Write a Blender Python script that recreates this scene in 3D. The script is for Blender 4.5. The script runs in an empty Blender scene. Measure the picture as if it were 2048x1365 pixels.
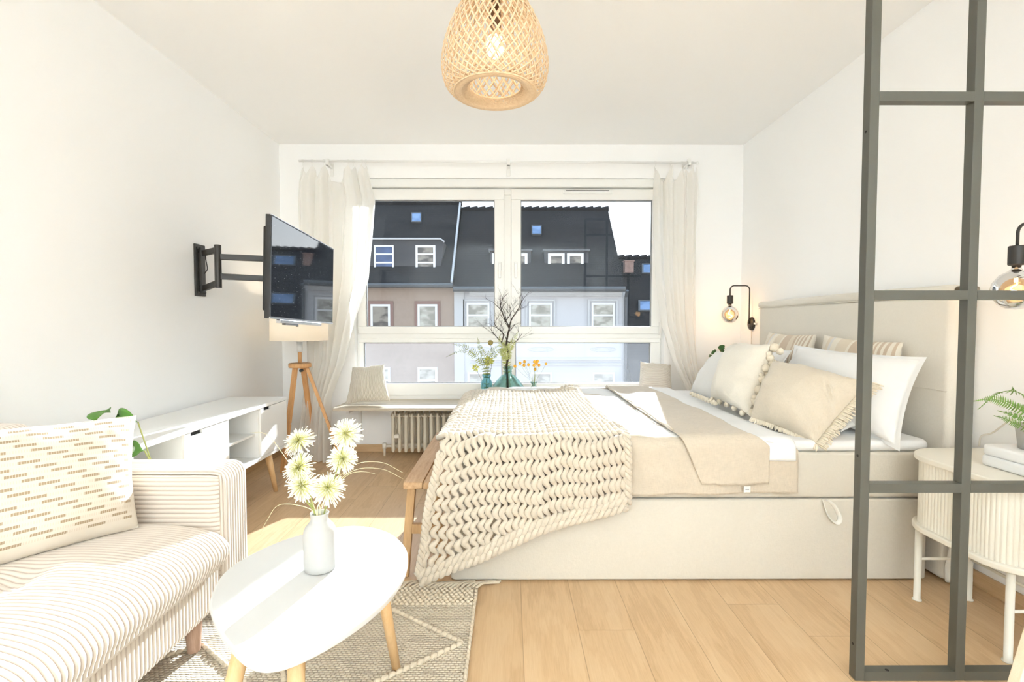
import bpy, bmesh, math, random
from mathutils import Vector, Matrix, noise
PI = math.pi
SC = bpy.context.scene
COL = SC.collection
random.seed(7)

# ------------------------------------------------------------------ camera
CAM_H, F_PX, VPX, PITCH = 1.127, 1000.0, 1020.0, math.radians(2.1)
YAW = math.atan((1024.0 - VPX) / F_PX)
cd = bpy.data.cameras.new('camera'); cam = bpy.data.objects.new('camera', cd); COL.objects.link(cam)
cd.sensor_width = 36.0; cd.lens = 36.0 * F_PX / 2048.0; cd.clip_start = 0.05; cd.clip_end = 300
cam.location = (0, 0, CAM_H); cam.rotation_euler = (PI / 2 - PITCH, 0, -YAW)
SC.camera = cam

# ------------------------------------------------------------------ light
SUN_DIR = Vector((-0.24, -1.0, -0.42))
w = bpy.data.worlds.new('sky'); SC.world = w; w.use_nodes = True
bg = w.node_tree.nodes['Background']
tcw = w.node_tree.nodes.new('ShaderNodeTexCoord'); sepw = w.node_tree.nodes.new('ShaderNodeSeparateXYZ')
rampw = w.node_tree.nodes.new('ShaderNodeValToRGB')
w.node_tree.links.new(tcw.outputs['Generated'], sepw.inputs[0]); w.node_tree.links.new(sepw.outputs[2], rampw.inputs[0])
w.node_tree.links.new(rampw.outputs[0], bg.inputs[0])
rampw.color_ramp.elements[0].position = 0.0; rampw.color_ramp.elements[0].color = (1.0, 0.985, 0.96, 1)
rampw.color_ramp.elements[1].position = 0.55; rampw.color_ramp.elements[1].color = (0.55, 0.75, 1.0, 1)
bg.inputs[1].default_value = 1.5
sd = bpy.data.lights.new('sun', 'SUN'); sun = bpy.data.objects.new('sun', sd); COL.objects.link(sun)
sd.energy = 9.5; sd.angle = math.radians(0.6); sd.color = (0.89, 0.95, 1.0)
sun.location = (3, 12, 9); sun.rotation_euler = SUN_DIR.to_track_quat('-Z', 'Y').to_euler()
def lamp(name, loc, energy, col, size=0.05):
    d = bpy.data.lights.new(name, 'POINT'); o = bpy.data.objects.new(name, d); COL.objects.link(o)
    d.energy = energy; d.color = col; d.shadow_soft_size = size; o.location = loc
    return o
def area(name, loc, rot, sx, sy, energy, col):
    d = bpy.data.lights.new(name, 'AREA'); o = bpy.data.objects.new(name, d); COL.objects.link(o)
    d.shape = 'RECTANGLE'; d.size = sx; d.size_y = sy; d.energy = energy; d.color = col
    o.location = loc; o.rotation_euler = rot
    return o
# added fill light, unseen behind the camera, bounced off the rear wall
area('rear_fill_light', (0.0, -1.5, 1.45), (math.radians(-128), 0, 0), 1.3, 0.6, 132.0, (0.80, 0.92, 1.0))
lamp('pendant_bulb_light', (-0.056, 1.88, 2.13), 1.2, (1.0, 0.84, 0.64), 0.04)
lamp('floor_lamp_light', (-1.64, 3.90, 1.08), 4.5, (1.0, 0.82, 0.6), 0.05)
lamp('sconce_light', (1.81, 4.12, 1.20), 1.0, (1.0, 0.72, 0.42), 0.04)
lamp('sconce_light_near', (1.81, 1.79, 1.26), 1.0, (1.0, 0.72, 0.42), 0.04)
SC.view_settings.view_transform = 'Standard'; SC.view_settings.look = 'None'
SC.view_settings.gamma = 1.0; SC.view_settings.use_curve_mapping = False
SC.view_settings.exposure = 0.72
SC.cycles.diffuse_bounces = 7; SC.cycles.max_bounces = 14; SC.cycles.transparent_max_bounces = 20
SC.cycles.transmission_bounces = 8; SC.cycles.caustics_refractive = False

# ------------------------------------------------------------------ helpers
V = Vector
def at(px, py, X=None, Y=None, Z=None):
    """room point on the plane X=, Y= or Z= that the photo shows at this pixel"""
    cp, sp, cy, sy = math.cos(PITCH), math.sin(PITCH), math.cos(YAW), math.sin(YAW)
    f = V((sy * cp, cy * cp, -sp)); r = V((cy, -sy, 0)); u = r.cross(f)
    d = f * F_PX + r * (px - 1024.0) + u * (682.5 - py)
    o = V((0, 0, CAM_H))
    if X is not None: t = (X - o.x) / d.x
    elif Y is not None: t = (Y - o.y) / d.y
    else: t = (Z - o.z) / d.z
    return o + d * t

def tag(o, label=None, cat=None, group=None, kind=None):
    if label: o['label'] = label
    if cat: o['category'] = cat
    if group: o['group'] = group
    if kind: o['kind'] = kind
    return o
def thing(name, loc, label, cat, group=None):
    o = bpy.data.objects.new(name, None); COL.objects.link(o)
    o.location = loc; o.empty_display_size = 0.05
    return tag(o, label, cat, group)

def _n(v, s=1.0, z=0.0):
    return noise.noise(V((v[0] * s, v[1] * s, v[2] * s + z)))

class MB:
    def __init__(s): s.v = []; s.f = []; s.uv = {}; s.mi = []; s.cur = 0
    def add(s, vs, fs):
        b = len(s.v); s.v += [tuple(p) for p in vs]
        s.f += [tuple(i + b for i in f) for f in fs]; s.mi += [s.cur] * len(fs)
        return b
    def box(s, lo, hi):
        x0, y0, z0 = lo; x1, y1, z1 = hi
        s.add([(x0, y0, z0), (x1, y0, z0), (x1, y1, z0), (x0, y1, z0), (x0, y0, z1), (x1, y0, z1), (x1, y1, z1), (x0, y1, z1)],
              [(0, 3, 2, 1), (4, 5, 6, 7), (0, 1, 5, 4), (1, 2, 6, 5), (2, 3, 7, 6), (3, 0, 4, 7)]); return s
    def obox(s, c, ax, ay, az, hx, hy, hz):
        c = V(c); P = []
        for k in (-1, 1):
            for i, j in ((-1, -1), (1, -1), (1, 1), (-1, 1)):
                P.append(c + ax * hx * i + ay * hy * j + az * hz * k)
        s.add(P, [(0, 3, 2, 1), (4, 5, 6, 7), (0, 1, 5, 4), (1, 2, 6, 5), (2, 3, 7, 6), (3, 0, 4, 7)]); return s
    def beam(s, a, b, wx, wy, up=V((0, 0, 1))):
        a = V(a); b = V(b); d = (b - a); L = d.length; d.normalize()
        x = d.cross(up)
        if x.length < 1e-4: x = d.cross(V((0, 1, 0)))
        x.normalize(); y = x.cross(d)
        return s.obox((a + b) / 2, x, y, d, wx / 2, wy / 2, L / 2)
    def tube(s, path, rad, n=8, caps=True, flat=1.0, closed=False):
        path = [V(p) for p in path]; m = len(path)
        R = rad if callable(rad) else ((lambda t: rad) if not isinstance(rad, (list, tuple)) else (lambda t: rad[min(m - 1, int(round(t * (m - 1))))]))
        prev = None; vs = []
        for i, p in enumerate(path):
            a = path[max(0, i - 1)] if not closed else path[i - 1]
            b = path[min(m - 1, i + 1)] if not closed else path[(i + 1) % m]
            d = (b - a)
            if d.length < 1e-9: d = V((0, 0, 1))
            d.normalize()
            if prev is None:
                prev = d.cross(V((0, 0, 1)))
                if prev.length < 0.05: prev = d.cross(V((0, 1, 0)))
            x = (prev - d * prev.dot(d))
            if x.length < 1e-6: x = d.orthogonal()
            x.normalize(); prev = x; y = d.cross(x)
            r = R(i / max(1, m - 1))
            for k in range(n):
                t = 2 * PI * k / n
                vs.append(p + x * (r * math.cos(t)) + y * (r * flat * math.sin(t)))
        fs = []
        for i in range(m if closed else m - 1):
            j = (i + 1) % m
            for k in range(n):
                l = (k + 1) % n
                fs.append((i * n + k, i * n + l, j * n + l, j * n + k))
        if caps and not closed:
            fs.append(tuple(range(n))[::-1]); fs.append(tuple((m - 1) * n + k for k in range(n)))
        s.add(vs, fs); return s
    def lathe(s, prof, c=(0, 0, 0), n=32, ax=None):
        c = V(c); vs = []; m = len(prof)
        for r, z in prof:
            for k in range(n):
                t = 2 * PI * k / n
                p = V((r * math.cos(t), r * math.sin(t), z))
                if ax is not None: p = ax @ p
                vs.append(c + p)
        fs = []
        for i in range(m - 1):
            for k in range(n):
                l = (k + 1) % n
                fs.append((i * n + k, i * n + l, (i + 1) * n + l, (i + 1) * n + k))
        if prof[0][0] > 1e-6: fs.append(tuple(range(n))[::-1])
        if prof[-1][0] > 1e-6: fs.append(tuple((m - 1) * n + k for k in range(n)))
        s.add(vs, fs); return s
    def ball(s, c, r, n=12, m=8, jit=0.0, sc=(1, 1, 1)):
        vs = []; c = V(c)
        for i in range(m + 1):
            a = PI * i / m
            for k in range(n):
                b = 2 * PI * k / n
                rr = r * (1 + random.uniform(-jit, jit))
                vs.append(c + V((rr * math.sin(a) * math.cos(b) * sc[0], rr * math.sin(a) * math.sin(b) * sc[1], -rr * math.cos(a) * sc[2])))
        fs = []
        for i in range(m):
            for k in range(n):
                l = (k + 1) % n
                fs.append((i * n + k, i * n + l, (i + 1) * n + l, (i + 1) * n + k))
        s.add(vs, fs); return s
    def grid(s, fn, nu, nv, closeu=False, uv=True, flip=False):
        """fn(u,v)->point for u,v in 0..1"""
        b = len(s.v); U = nu if closeu else nu + 1
        for j in range(nv + 1):
            for i in range(U):
                u = i / nu; v = j / nv
                s.v.append(tuple(fn(u, v)))
                if uv: s.uv[len(s.v) - 1] = (u, v)
        for j in range(nv):
            for i in range(nu):
                k = (i + 1) % U
                q = (b + j * U + i, b + j * U + k, b + (j + 1) * U + k, b + (j + 1) * U + i)
                s.f.append(q[::-1] if flip else q); s.mi.append(s.cur)
        return s
    def prism(s, pts, z0, z1, r=0.0, seg=3):
        """vertical slab from a CCW outline with rounded rims"""
        n = len(pts); P = [V((p[0], p[1], 0)) for p in pts]
        N = []
        for i in range(n):
            d = P[(i + 1) % n] - P[i - 1]; N.append(V((d.y, -d.x, 0)).normalized())
        rings = []
        if r <= 0: rings = [(0, z0), (0, z1)]
        else:
            for k in range(seg + 1):
                a = PI / 2 * k / seg; rings.append((r - r * math.sin(a), z0 + r - r * math.cos(a)))
            for k in range(seg + 1):
                a = PI / 2 * k / seg; rings.append((r - r * math.cos(a), z1 - r + r * math.sin(a)))
        vs = []
        for ins, z in rings:
            for p, m in zip(P, N): q = p - m * ins; vs.append((q.x, q.y, z))
        fs = []
        for i in range(len(rings) - 1):
            for k in range(n):
                l = (k + 1) % n
                fs.append((i * n + k, i * n + l, (i + 1) * n + l, (i + 1) * n + k))
        fs.append(tuple(range(n))[::-1]); fs.append(tuple((len(rings) - 1) * n + k for k in range(n)))
        s.add(vs, fs); return s
    def build(s, name, mat, parent=None, smooth=False, bevel=0.0, loc=None, merge=0.0, solid=0.0, kind=None, angle=40, seg=2):
        """one mesh object; vertices are given in room coordinates"""
        if parent is not None: o0 = parent['_o'] if '_o' in parent.keys() else parent.location
        elif loc is not None: o0 = loc
        else:
            xs = [p[0] for p in s.v]; ys = [p[1] for p in s.v]; zs = [p[2] for p in s.v]
            o0 = ((min(xs) + max(xs)) / 2, (min(ys) + max(ys)) / 2, min(zs))
        o0 = V(o0)
        me = bpy.data.meshes.new(name)
        me.from_pydata([tuple(V(p) - o0) for p in s.v], [], s.f)
        if s.uv:
            lay = me.uv_layers.new(name='UVMap')
            for lp in me.loops: lay.data[lp.index].uv = s.uv.get(lp.vertex_index, (0, 0))
        mats = mat if isinstance(mat, (list, tuple)) else [mat]
        for m in mats: me.materials.append(m)
        if len(mats) > 1:
            for p, i in zip(me.polygons, s.mi): p.material_index = i
        if merge > 0:
            bm = bmesh.new(); bm.from_mesh(me); bmesh.ops.remove_doubles(bm, verts=bm.verts, dist=merge)
            bmesh.ops.recalc_face_normals(bm, faces=bm.faces); bm.to_mesh(me); bm.free()
        me.validate()
        if smooth: me.shade_smooth()
        o = bpy.data.objects.new(name, me); COL.objects.link(o)
        if parent is not None: o.parent = parent; o['_o'] = tuple(o0)
        else: o.location = o0; o['_o'] = tuple(o0)
        if solid:
            md = o.modifiers.new('thickness', 'SOLIDIFY'); md.thickness = abs(solid); md.offset = 1 if solid < 0 else -1
        if bevel:
            md = o.modifiers.new('bevel', 'BEVEL'); md.width = bevel; md.segments = seg; md.limit_method = 'ANGLE'; md.angle_limit = math.radians(angle)
            if not smooth:
                me.shade_smooth()
                md2 = o.modifiers.new('wn', 'WEIGHTED_NORMAL'); md2.keep_sharp = True
        if kind: o['kind'] = kind
        return o

def ROT(v): return V(v).normalized()
def smooth_loop(pts, n):
    out = []; m = len(pts); P = [V(p) for p in pts]
    for i in range(m):
        a, b, c, d = P[i - 1], P[i], P[(i + 1) % m], P[(i + 2) % m]
        for k in range(n):
            t = k / n
            out.append(0.5 * ((2 * b) + (c - a) * t + (2 * a - 5 * b + 4 * c - d) * t * t + (3 * b - a - 3 * c + d) * t ** 3))
    return out
def smooth_path(pts, n):
    P = [V(p) for p in pts]; P = [2 * P[0] - P[1]] + P + [2 * P[-1] - P[-2]]; out = []
    for i in range(1, len(P) - 2):
        a, b, c, d = P[i - 1], P[i], P[i + 1], P[i + 2]
        for k in range(n):
            t = k / n
            out.append(0.5 * ((2 * b) + (c - a) * t + (2 * a - 5 * b + 4 * c - d) * t * t + (3 * b - a - 3 * c + d) * t ** 3))
    out.append(P[-2]); return out
def lerp(a, b, t): return a + (b - a) * t
def interp(x, pts):
    if x <= pts[0][0]: return pts[0][1]
    for (a, fa), (b, fb) in zip(pts, pts[1:]):
        if x <= b: return fa + (fb - fa) * (x - a) / (b - a)
    return pts[-1][1]
def rrect(x0, y0, x1, y1, r, n=6, rs=None):
    rs = rs or (r, r, r, r); out = []
    for (cx, cy, a0, rr) in ((x1 - rs[1], y0 + rs[1], -PI / 2, rs[1]), (x1 - rs[2], y1 - rs[2], 0, rs[2]), (x0 + rs[3], y1 - rs[3], PI / 2, rs[3]), (x0 + rs[0], y0 + rs[0], PI, rs[0])):
        for k in range(n + 1):
            a = a0 + PI / 2 * k / n; out.append((cx + rr * math.cos(a), cy + rr * math.sin(a)))
    return out

# ------------------------------------------------------------------ materials
MATS = {}
class NT:
    def __init__(s, name):
        s.m = bpy.data.materials.new(name); s.m.use_nodes = True; s.t = s.m.node_tree; s.t.nodes.clear()
        s.out = s.t.nodes.new('ShaderNodeOutputMaterial'); MATS[name] = s.m
    def n(s, typ, **kw):
        o = s.t.nodes.new(typ)
        for k, v in kw.items():
            if k.startswith('i_'):
                key = k[2:].replace('_', ' ')
                s.set(o.inputs[int(key)] if key.isdigit() else o.inputs[key], v)
            else: setattr(o, k, v)
        return o
    def set(s, inp, v):
        if isinstance(v, bpy.types.NodeSocket): s.t.links.new(v, inp)
        elif isinstance(v, bpy.types.Node): s.t.links.new(v.outputs[0], inp)
        else:
            if isinstance(v, (tuple, list)) and len(v) == 3 and inp.type == 'RGBA': v = (*v, 1)
            inp.default_value = v
    def math(s, op, a, b=0.0, c=None):
        o = s.n('ShaderNodeMath', operation=op); s.set(o.inputs[0], a); s.set(o.inputs[1], b)
        if c is not None: s.set(o.inputs[2], c)
        return o.outputs[0]
    def mixc(s, fac, a, b):
        o = s.n('ShaderNodeMix', data_type='RGBA'); s.set(o.inputs[0], fac); s.set(o.inputs[6], a); s.set(o.inputs[7], b); return o.outputs[2]
    def ramp(s, fac, stops):
        o = s.n('ShaderNodeValToRGB'); s.set(o.inputs[0], fac); e = o.color_ramp.elements
        while len(e) < len(stops): e.new(0.5)
        for el, (p, c) in zip(e, stops): el.position = p; el.color = (*c, 1) if len(c) == 3 else c
        return o.outputs[0]
    def coord(s, which='Object', scale=None):
        tc = s.n('ShaderNodeTexCoord'); o = tc.outputs[which]
        if scale:
            mp = s.n('ShaderNodeMapping'); s.set(mp.inputs[0], o); mp.inputs['Scale'].default_value = scale; o = mp.outputs[0]
        return o
    def noise(s, vec, scale, detail=3, rough=0.5):
        o = s.n('ShaderNodeTexNoise'); s.set(o.inputs['Vector'], vec); o.inputs['Scale'].default_value = scale
        o.inputs['Detail'].default_value = detail; o.inputs['Roughness'].default_value = rough; return o.outputs[0]
    def bump(s, h, strength=0.3, dist=0.002):
        o = s.n('ShaderNodeBump'); s.set(o.inputs['Height'], h); o.inputs['Strength'].default_value = strength; o.inputs['Distance'].default_value = dist; return o.outputs[0]
    def pbr(s, col, rough=0.6, nrm=None, metal=0.0, spec=0.5, sheen=0.0, **kw):
        p = s.n('ShaderNodeBsdfPrincipled'); s.set(p.inputs['Base Color'], col); s.set(p.inputs['Roughness'], rough)
        p.inputs['Metallic'].default_value = metal; p.inputs['Specular IOR Level'].default_value = spec; p.inputs['Sheen Weight'].default_value = sheen
        if nrm is not None: s.set(p.inputs['Normal'], nrm)
        for k, v in kw.items(): s.set(p.inputs[k.replace('_', ' ')], v)
        return p
    def done(s, sh): s.t.links.new(sh.outputs[0] if isinstance(sh, bpy.types.Node) else sh, s.out.inputs[0]); return s.m

def plain(name, col, rough=0.5, metal=0.0, spec=0.5, nscale=0, nstr=0.1, var=0.0):
    t = NT(name); c = t.coord(); nrm = None; cc = col
    if nscale:
        h = t.noise(c, nscale, 4); nrm = t.bump(h, nstr, 0.002)
    if var:
        v = t.noise(c, 6, 3); cc = t.mixc(v, tuple(x * (1 - var) for x in col), tuple(min(1, x * (1 + var)) for x in col))
    return t.done(t.pbr(cc, rough, nrm, metal, spec))
def fabric(name, col, rough=0.9, weave=900, strg=0.25, var=0.05, sheen=0.2, aniso=None, trans=0.0):
    t = NT(name); c = t.coord()
    a = t.noise(t.coord('Object', (weave, weave * 0.12, weave * 0.12)), 1.0, 2)
    b = t.noise(t.coord('Object', (weave * 0.12, weave * 0.12, weave)), 1.0, 2)
    d = t.noise(t.coord('Object', (weave * 0.12, weave, weave * 0.12)), 1.0, 2)
    h = t.math('ADD', t.math('ADD', a, b), d)
    lo = tuple(x * (1 - var * 1.5) for x in col); hi = tuple(min(1, x * (1 + var)) for x in col)
    cc = t.mixc(t.math('MULTIPLY_ADD', h, 1.2, -1.3), lo, hi)
    cc2 = t.mixc(t.noise(c, 9, 3), cc, lo)
    p = t.pbr(cc2, rough, t.bump(h, strg, 0.0015), sheen=sheen)
    return t.done(p)
def wood(name, c1, c2, scale=(14, 14, 1.2), rough=0.5, ring=3.0, strg=0.06):
    t = NT(name); c = t.coord('Object', scale)
    n1 = t.noise(c, ring, 4, 0.6); n2 = t.noise(t.coord('Object', tuple(s * 9 for s in scale)), ring, 2)
    f = t.math('ADD', t.math('MULTIPLY', n1, 0.7), t.math('MULTIPLY', n2, 0.3))
    cc = t.ramp(f, [(0.32, c1), (0.68, c2)])
    return t.done(t.pbr(cc, rough, t.bump(f, strg, 0.002)))

M_WALL = plain('wall_paint', (0.925, 0.925, 0.92), 0.9, nscale=180, nstr=0.05)
M_CEIL = plain('ceiling_paint', (0.925, 0.925, 0.92), 0.9, nscale=160, nstr=0.05)
M_FRAME = plain('window_plastic', (0.86, 0.85, 0.82), 0.35)
M_WHITE = plain('white_lacquer', (0.84, 0.84, 0.82), 0.35)
M_TABLE = plain('white_table_top', (0.64, 0.64, 0.63), 0.32)
M_OFFW = plain('cream_metal', (0.82, 0.79, 0.70), 0.4)
M_RAD = plain('radiator_enamel', (0.74, 0.68, 0.56), 0.4)
M_BLACK = plain('black_metal', (0.03, 0.028, 0.025), 0.45)
M_PART = plain('dark_grey_frame', (0.085, 0.085, 0.07), 0.42)
M_BLKPL = plain('black_plastic', (0.012, 0.012, 0.013), 0.3)
M_SILV = plain('silver_trim', (0.55, 0.55, 0.56), 0.25, metal=1.0)
M_DARK = plain('dark_hole', (0.006, 0.006, 0.006), 0.8)
M_CER = plain('matte_ceramic', (0.46, 0.455, 0.435), 0.6, nscale=60, nstr=0.08)
M_OAKL = wood('light_beech', (0.70, 0.44, 0.20), (0.82, 0.58, 0.32))
M_LAMPW = wood('lamp_beech', (0.60, 0.30, 0.11), (0.76, 0.44, 0.20))
M_PINE = wood('bench_pine', (0.42, 0.24, 0.11), (0.66, 0.44, 0.25), rough=0.6, scale=(14, 1.2, 14))
M_PINEV = wood('bench_pine_legs', (0.46, 0.27, 0.12), (0.66, 0.43, 0.22), rough=0.6)
M_GREYW = wood('window_board_wood', (0.42, 0.36, 0.27), (0.62, 0.55, 0.44), rough=0.45, scale=(1.2, 14, 14))
M_SOFALEG = wood('sofa_leg_wood', (0.36, 0.22, 0.15), (0.52, 0.35, 0.26))
M_PALE = wood('pale_wood', (0.80, 0.66, 0.46), (0.90, 0.78, 0.60))
M_BASEB = wood('oak_baseboard', (0.52, 0.34, 0.18), (0.68, 0.48, 0.28), scale=(1.5, 1.5, 30), rough=0.5)
M_KNIT = fabric('knit_wool', (0.66, 0.585, 0.475), weave=500, strg=0.5, var=0.08, sheen=0.4)
M_LINEN = fabric('beige_linen', (0.64, 0.56, 0.45), weave=420, strg=0.6, var=0.09)
M_SHEET = fabric('white_cotton', (0.80, 0.80, 0.79), weave=1500, strg=0.1, var=0.01)
M_BEDF = fabric('bed_upholstery', (0.66, 0.615, 0.53), weave=700, strg=0.3, var=0.04)
M_HEADF = fabric('headboard_fabric', (0.74, 0.70, 0.62), weave=700, strg=0.3, var=0.03)
M_CREAM = fabric('cream_cotton', (0.82, 0.77, 0.67), weave=700, strg=0.4, var=0.05)
M_BEIGE = fabric('beige_cotton', (0.68, 0.605, 0.49), weave=600, strg=0.5, var=0.06)
M_GREYP = fabric('pale_grey_cotton', (0.76, 0.74, 0.70), weave=900, strg=0.3, var=0.03)
M_FRING = fabric('fringe_yarn', (0.82, 0.74, 0.60), weave=900, strg=0.4)
M_RUGY = fabric('rug_yarn', (0.74, 0.64, 0.49), weave=600, strg=0.5, var=0.1)
M_STRAP = fabric('white_webbing', (0.84, 0.82, 0.76), weave=900)
M_BAMB = wood('bamboo_strip', (0.70, 0.50, 0.30), (0.84, 0.66, 0.45), scale=(30, 30, 30), rough=0.45)
M_LEAF = plain('leaf_green', (0.10, 0.26, 0.04), 0.5, var=0.35)
M_LEAFD = plain('dark_leaf_green', (0.045, 0.13, 0.03), 0.45, var=0.35)
M_FERN = plain('fern_green', (0.42, 0.44, 0.16), 0.55, var=0.3)
M_DRYFERN = plain('dry_fern', (0.28, 0.31, 0.09), 0.6, var=0.3)
M_STEM = plain('stem_green', (0.30, 0.32, 0.10), 0.6, var=0.2)
M_STEMD = plain('dark_stem', (0.10, 0.08, 0.05), 0.6)
M_TWIG = plain('dark_twig', (0.035, 0.022, 0.016), 0.8, nscale=90, nstr=0.3)
M_YEL = plain('yellow_ball_flower', (0.85, 0.42, 0.04), 0.8, nscale=300, nstr=0.5, var=0.2)
M_GRASS = plain('dry_grass', (0.72, 0.66, 0.42), 0.7)
M_PIPE = plain('pipe_paint', (0.78, 0.74, 0.66), 0.4)

def corduroy(name, col, dark, axis):
    """corduroy: the mesh carries the wales, groove shade between them is painted in as darker cloth"""
    t = NT(name); c = t.coord('UV'); sp = t.n('ShaderNodeSeparateXYZ'); t.set(sp.inputs[0], c)
    ph = t.math('FRACT', sp.outputs[0])
    d = t.math('ABSOLUTE', t.math('SUBTRACT', ph, 0.5))
    f = t.math('SMOOTH_MIN', t.math('MULTIPLY', t.math('MAXIMUM', t.math('SUBTRACT', d, 0.30), 0.0), 6.0), 1.0, 0.1)
    fz = t.noise(t.coord(), 700, 2)
    cc = t.mixc(f, col, dark)
    return t.done(t.pbr(cc, 0.95, t.bump(fz, 0.4, 0.001), sheen=0.3))
M_CORD = corduroy('sofa_corduroy', (0.68, 0.61, 0.53), (0.50, 0.41, 0.34), 0)

def m_floor():
    t = NT('oak_plank_floor'); c = t.coord('Object'); sp = t.n('ShaderNodeSeparateXYZ'); t.set(sp.inputs[0], c)
    Wd, Ln = 0.206, 1.38
    xr = t.math('DIVIDE', t.math('SUBTRACT', sp.outputs[0], 0.045), Wd)
    row = t.math('FLOOR', xr); fx = t.math('FRACT', xr)
    wn = t.n('ShaderNodeTexWhiteNoise', noise_dimensions='1D'); t.set(wn.inputs[1], t.math('ADD', row, 3.37))
    yo = t.math('DIVIDE', t.math('ADD', sp.outputs[1], t.math('MULTIPLY', wn.outputs[0], Ln)), Ln)
    yi = t.math('FLOOR', yo); fy = t.math('FRACT', yo)
    cid = t.n('ShaderNodeCombineXYZ'); t.set(cid.inputs[0], row); t.set(cid.inputs[1], yi)
    wn2 = t.n('ShaderNodeTexWhiteNoise', noise_dimensions='2D'); t.set(wn2.inputs[0], cid.outputs[0])
    # grain
    cg = t.n('ShaderNodeCombineXYZ')
    t.set(cg.inputs[0], t.math('ADD', sp.outputs[0], t.math('MULTIPLY', wn2.outputs[0], 7.0)))
    t.set(cg.inputs[1], t.math('ADD', t.math('MULTIPLY', sp.outputs[1], 0.13), t.math('MULTIPLY', wn2.outputs[0], 31.0)))
    g1 = t.noise(cg.outputs[0], 9, 5, 0.6)
    rings = t.math('SINE', t.math('MULTIPLY', g1, 55.0))
    cg2 = t.n('ShaderNodeCombineXYZ'); t.set(cg2.inputs[0], t.math('MULTIPLY', sp.outputs[0], 1.0)); t.set(cg2.inputs[1], t.math('MULTIPLY', sp.outputs[1], 0.03))
    g2 = t.noise(cg2.outputs[0], 260, 3, 0.6)
    kn = t.n('ShaderNodeTexVoronoi'); t.set(kn.inputs['Vector'], cg.outputs[0]); kn.inputs['Scale'].default_value = 3.1
    knot = t.math('LESS_THAN', kn.outputs[0], 0.045)
    f = t.math('ADD', t.math('MULTIPLY', g1, 0.75), t.math('MULTIPLY', g2, 0.35))
    f = t.math('ADD', f, t.math('MULTIPLY', rings, 0.05))
    cc = t.ramp(f, [(0.34, (0.50, 0.32, 0.165)), (0.55, (0.64, 0.44, 0.25)), (0.8, (0.73, 0.54, 0.33))])
    cc = t.mixc(t.math('MULTIPLY', wn2.outputs[0], 0.28), cc, (0.56, 0.39, 0.23))
    cc = t.mixc(t.math('MULTIPLY', knot, 0.6), cc, (0.30, 0.17, 0.08))
    ex = t.math('MINIMUM', fx, t.math('SUBTRACT', 1.0, fx)); ey = t.math('MINIMUM', fy, t.math('SUBTRACT', 1.0, fy))
    seam = t.math('MAXIMUM', t.math('LESS_THAN', ex, 0.007), t.math('LESS_THAN', ey, 0.0012))
    cc = t.mixc(t.math('MULTIPLY', seam, 0.55), cc, (0.26, 0.16, 0.08))
    h = t.math('SUBTRACT', t.math('MULTIPLY', f, 0.2), t.math('MULTIPLY', seam, 0.8))
    return t.done(t.pbr(cc, t.math('MULTIPLY_ADD', g2, 0.15, 0.30), t.bump(h, 0.12, 0.002)))
M_FLOOR = m_floor()

def m_glass():
    t = NT('window_glass')
    fr = t.n('ShaderNodeFresnel', i_IOR=1.22); tr = t.n('ShaderNodeBsdfTransparent', i_Color=(0.96, 0.97, 0.97))
    gl = t.n('ShaderNodeBsdfGlossy', i_Roughness=0.0)
    m1 = t.n('ShaderNodeMixShader'); t.set(m1.inputs[0], fr); t.set(m1.inputs[1], tr); t.set(m1.inputs[2], gl)
    # dust specks and smears
    c = t.coord(); v = t.n('ShaderNodeTexVoronoi'); t.set(v.inputs['Vector'], c); v.inputs['Scale'].default_value = 46
    big = t.noise(c, 2.2, 3)
    sp = t.math('MULTIPLY', t.math('LESS_THAN', v.outputs[0], 0.085), t.math('GREATER_THAN', big, 0.52))
    sm = t.math('MULTIPLY', t.noise(t.coord('Object', (1, 1, 3)), 3.0, 4), 0.004)
    fac = t.math('ADD', t.math('MULTIPLY', sp, 0.10), sm)
    tl = t.n('ShaderNodeBsdfTranslucent', i_Color=(0.9, 0.92, 0.95)); m2 = t.n('ShaderNodeMixShader')
    t.set(m2.inputs[0], fac); t.set(m2.inputs[1], m1); t.set(m2.inputs[2], tl)
    return t.done(m2)
M_GLASS = m_glass()
def m_glass_low():
    t = NT('hazy_window_glass')
    fr = t.n('ShaderNodeFresnel', i_IOR=1.22); tr = t.n('ShaderNodeBsdfTransparent', i_Color=(0.96, 0.97, 0.98))
    gl = t.n('ShaderNodeBsdfGlossy', i_Roughness=0.0)
    m1 = t.n('ShaderNodeMixShader'); t.set(m1.inputs[0], fr); t.set(m1.inputs[1], tr); t.set(m1.inputs[2], gl)
    tl = t.n('ShaderNodeBsdfTranslucent', i_Color=(0.95, 0.96, 0.98)); m2 = t.n('ShaderNodeMixShader')
    t.set(m2.inputs[0], t.math('MULTIPLY_ADD', t.noise(t.coord(), 2.0, 3), 0.03, 0.022)); t.set(m2.inputs[1], m1); t.set(m2.inputs[2], tl)
    return t.done(m2)
M_GLASSL = m_glass_low()
def m_curtain():
    t = NT('sheer_curtain'); c = t.coord('UV', (900, 900, 1))
    df = t.n('ShaderNodeBsdfDiffuse', i_Color=(0.93, 0.915, 0.88)); tl = t.n('ShaderNodeBsdfTranslucent', i_Color=(0.97, 0.955, 0.92))
    m1 = t.n('ShaderNodeMixShader', i_0=0.55); t.set(m1.inputs[1], df); t.set(m1.inputs[2], tl)
    tr = t.n('ShaderNodeBsdfTransparent', i_Color=(1, 1, 1)); m2 = t.n('ShaderNodeMixShader', i_0=0.16)
    t.set(m2.inputs[1], m1); t.set(m2.inputs[2], tr)
    return t.done(m2)
M_CURT = m_curtain()
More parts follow.
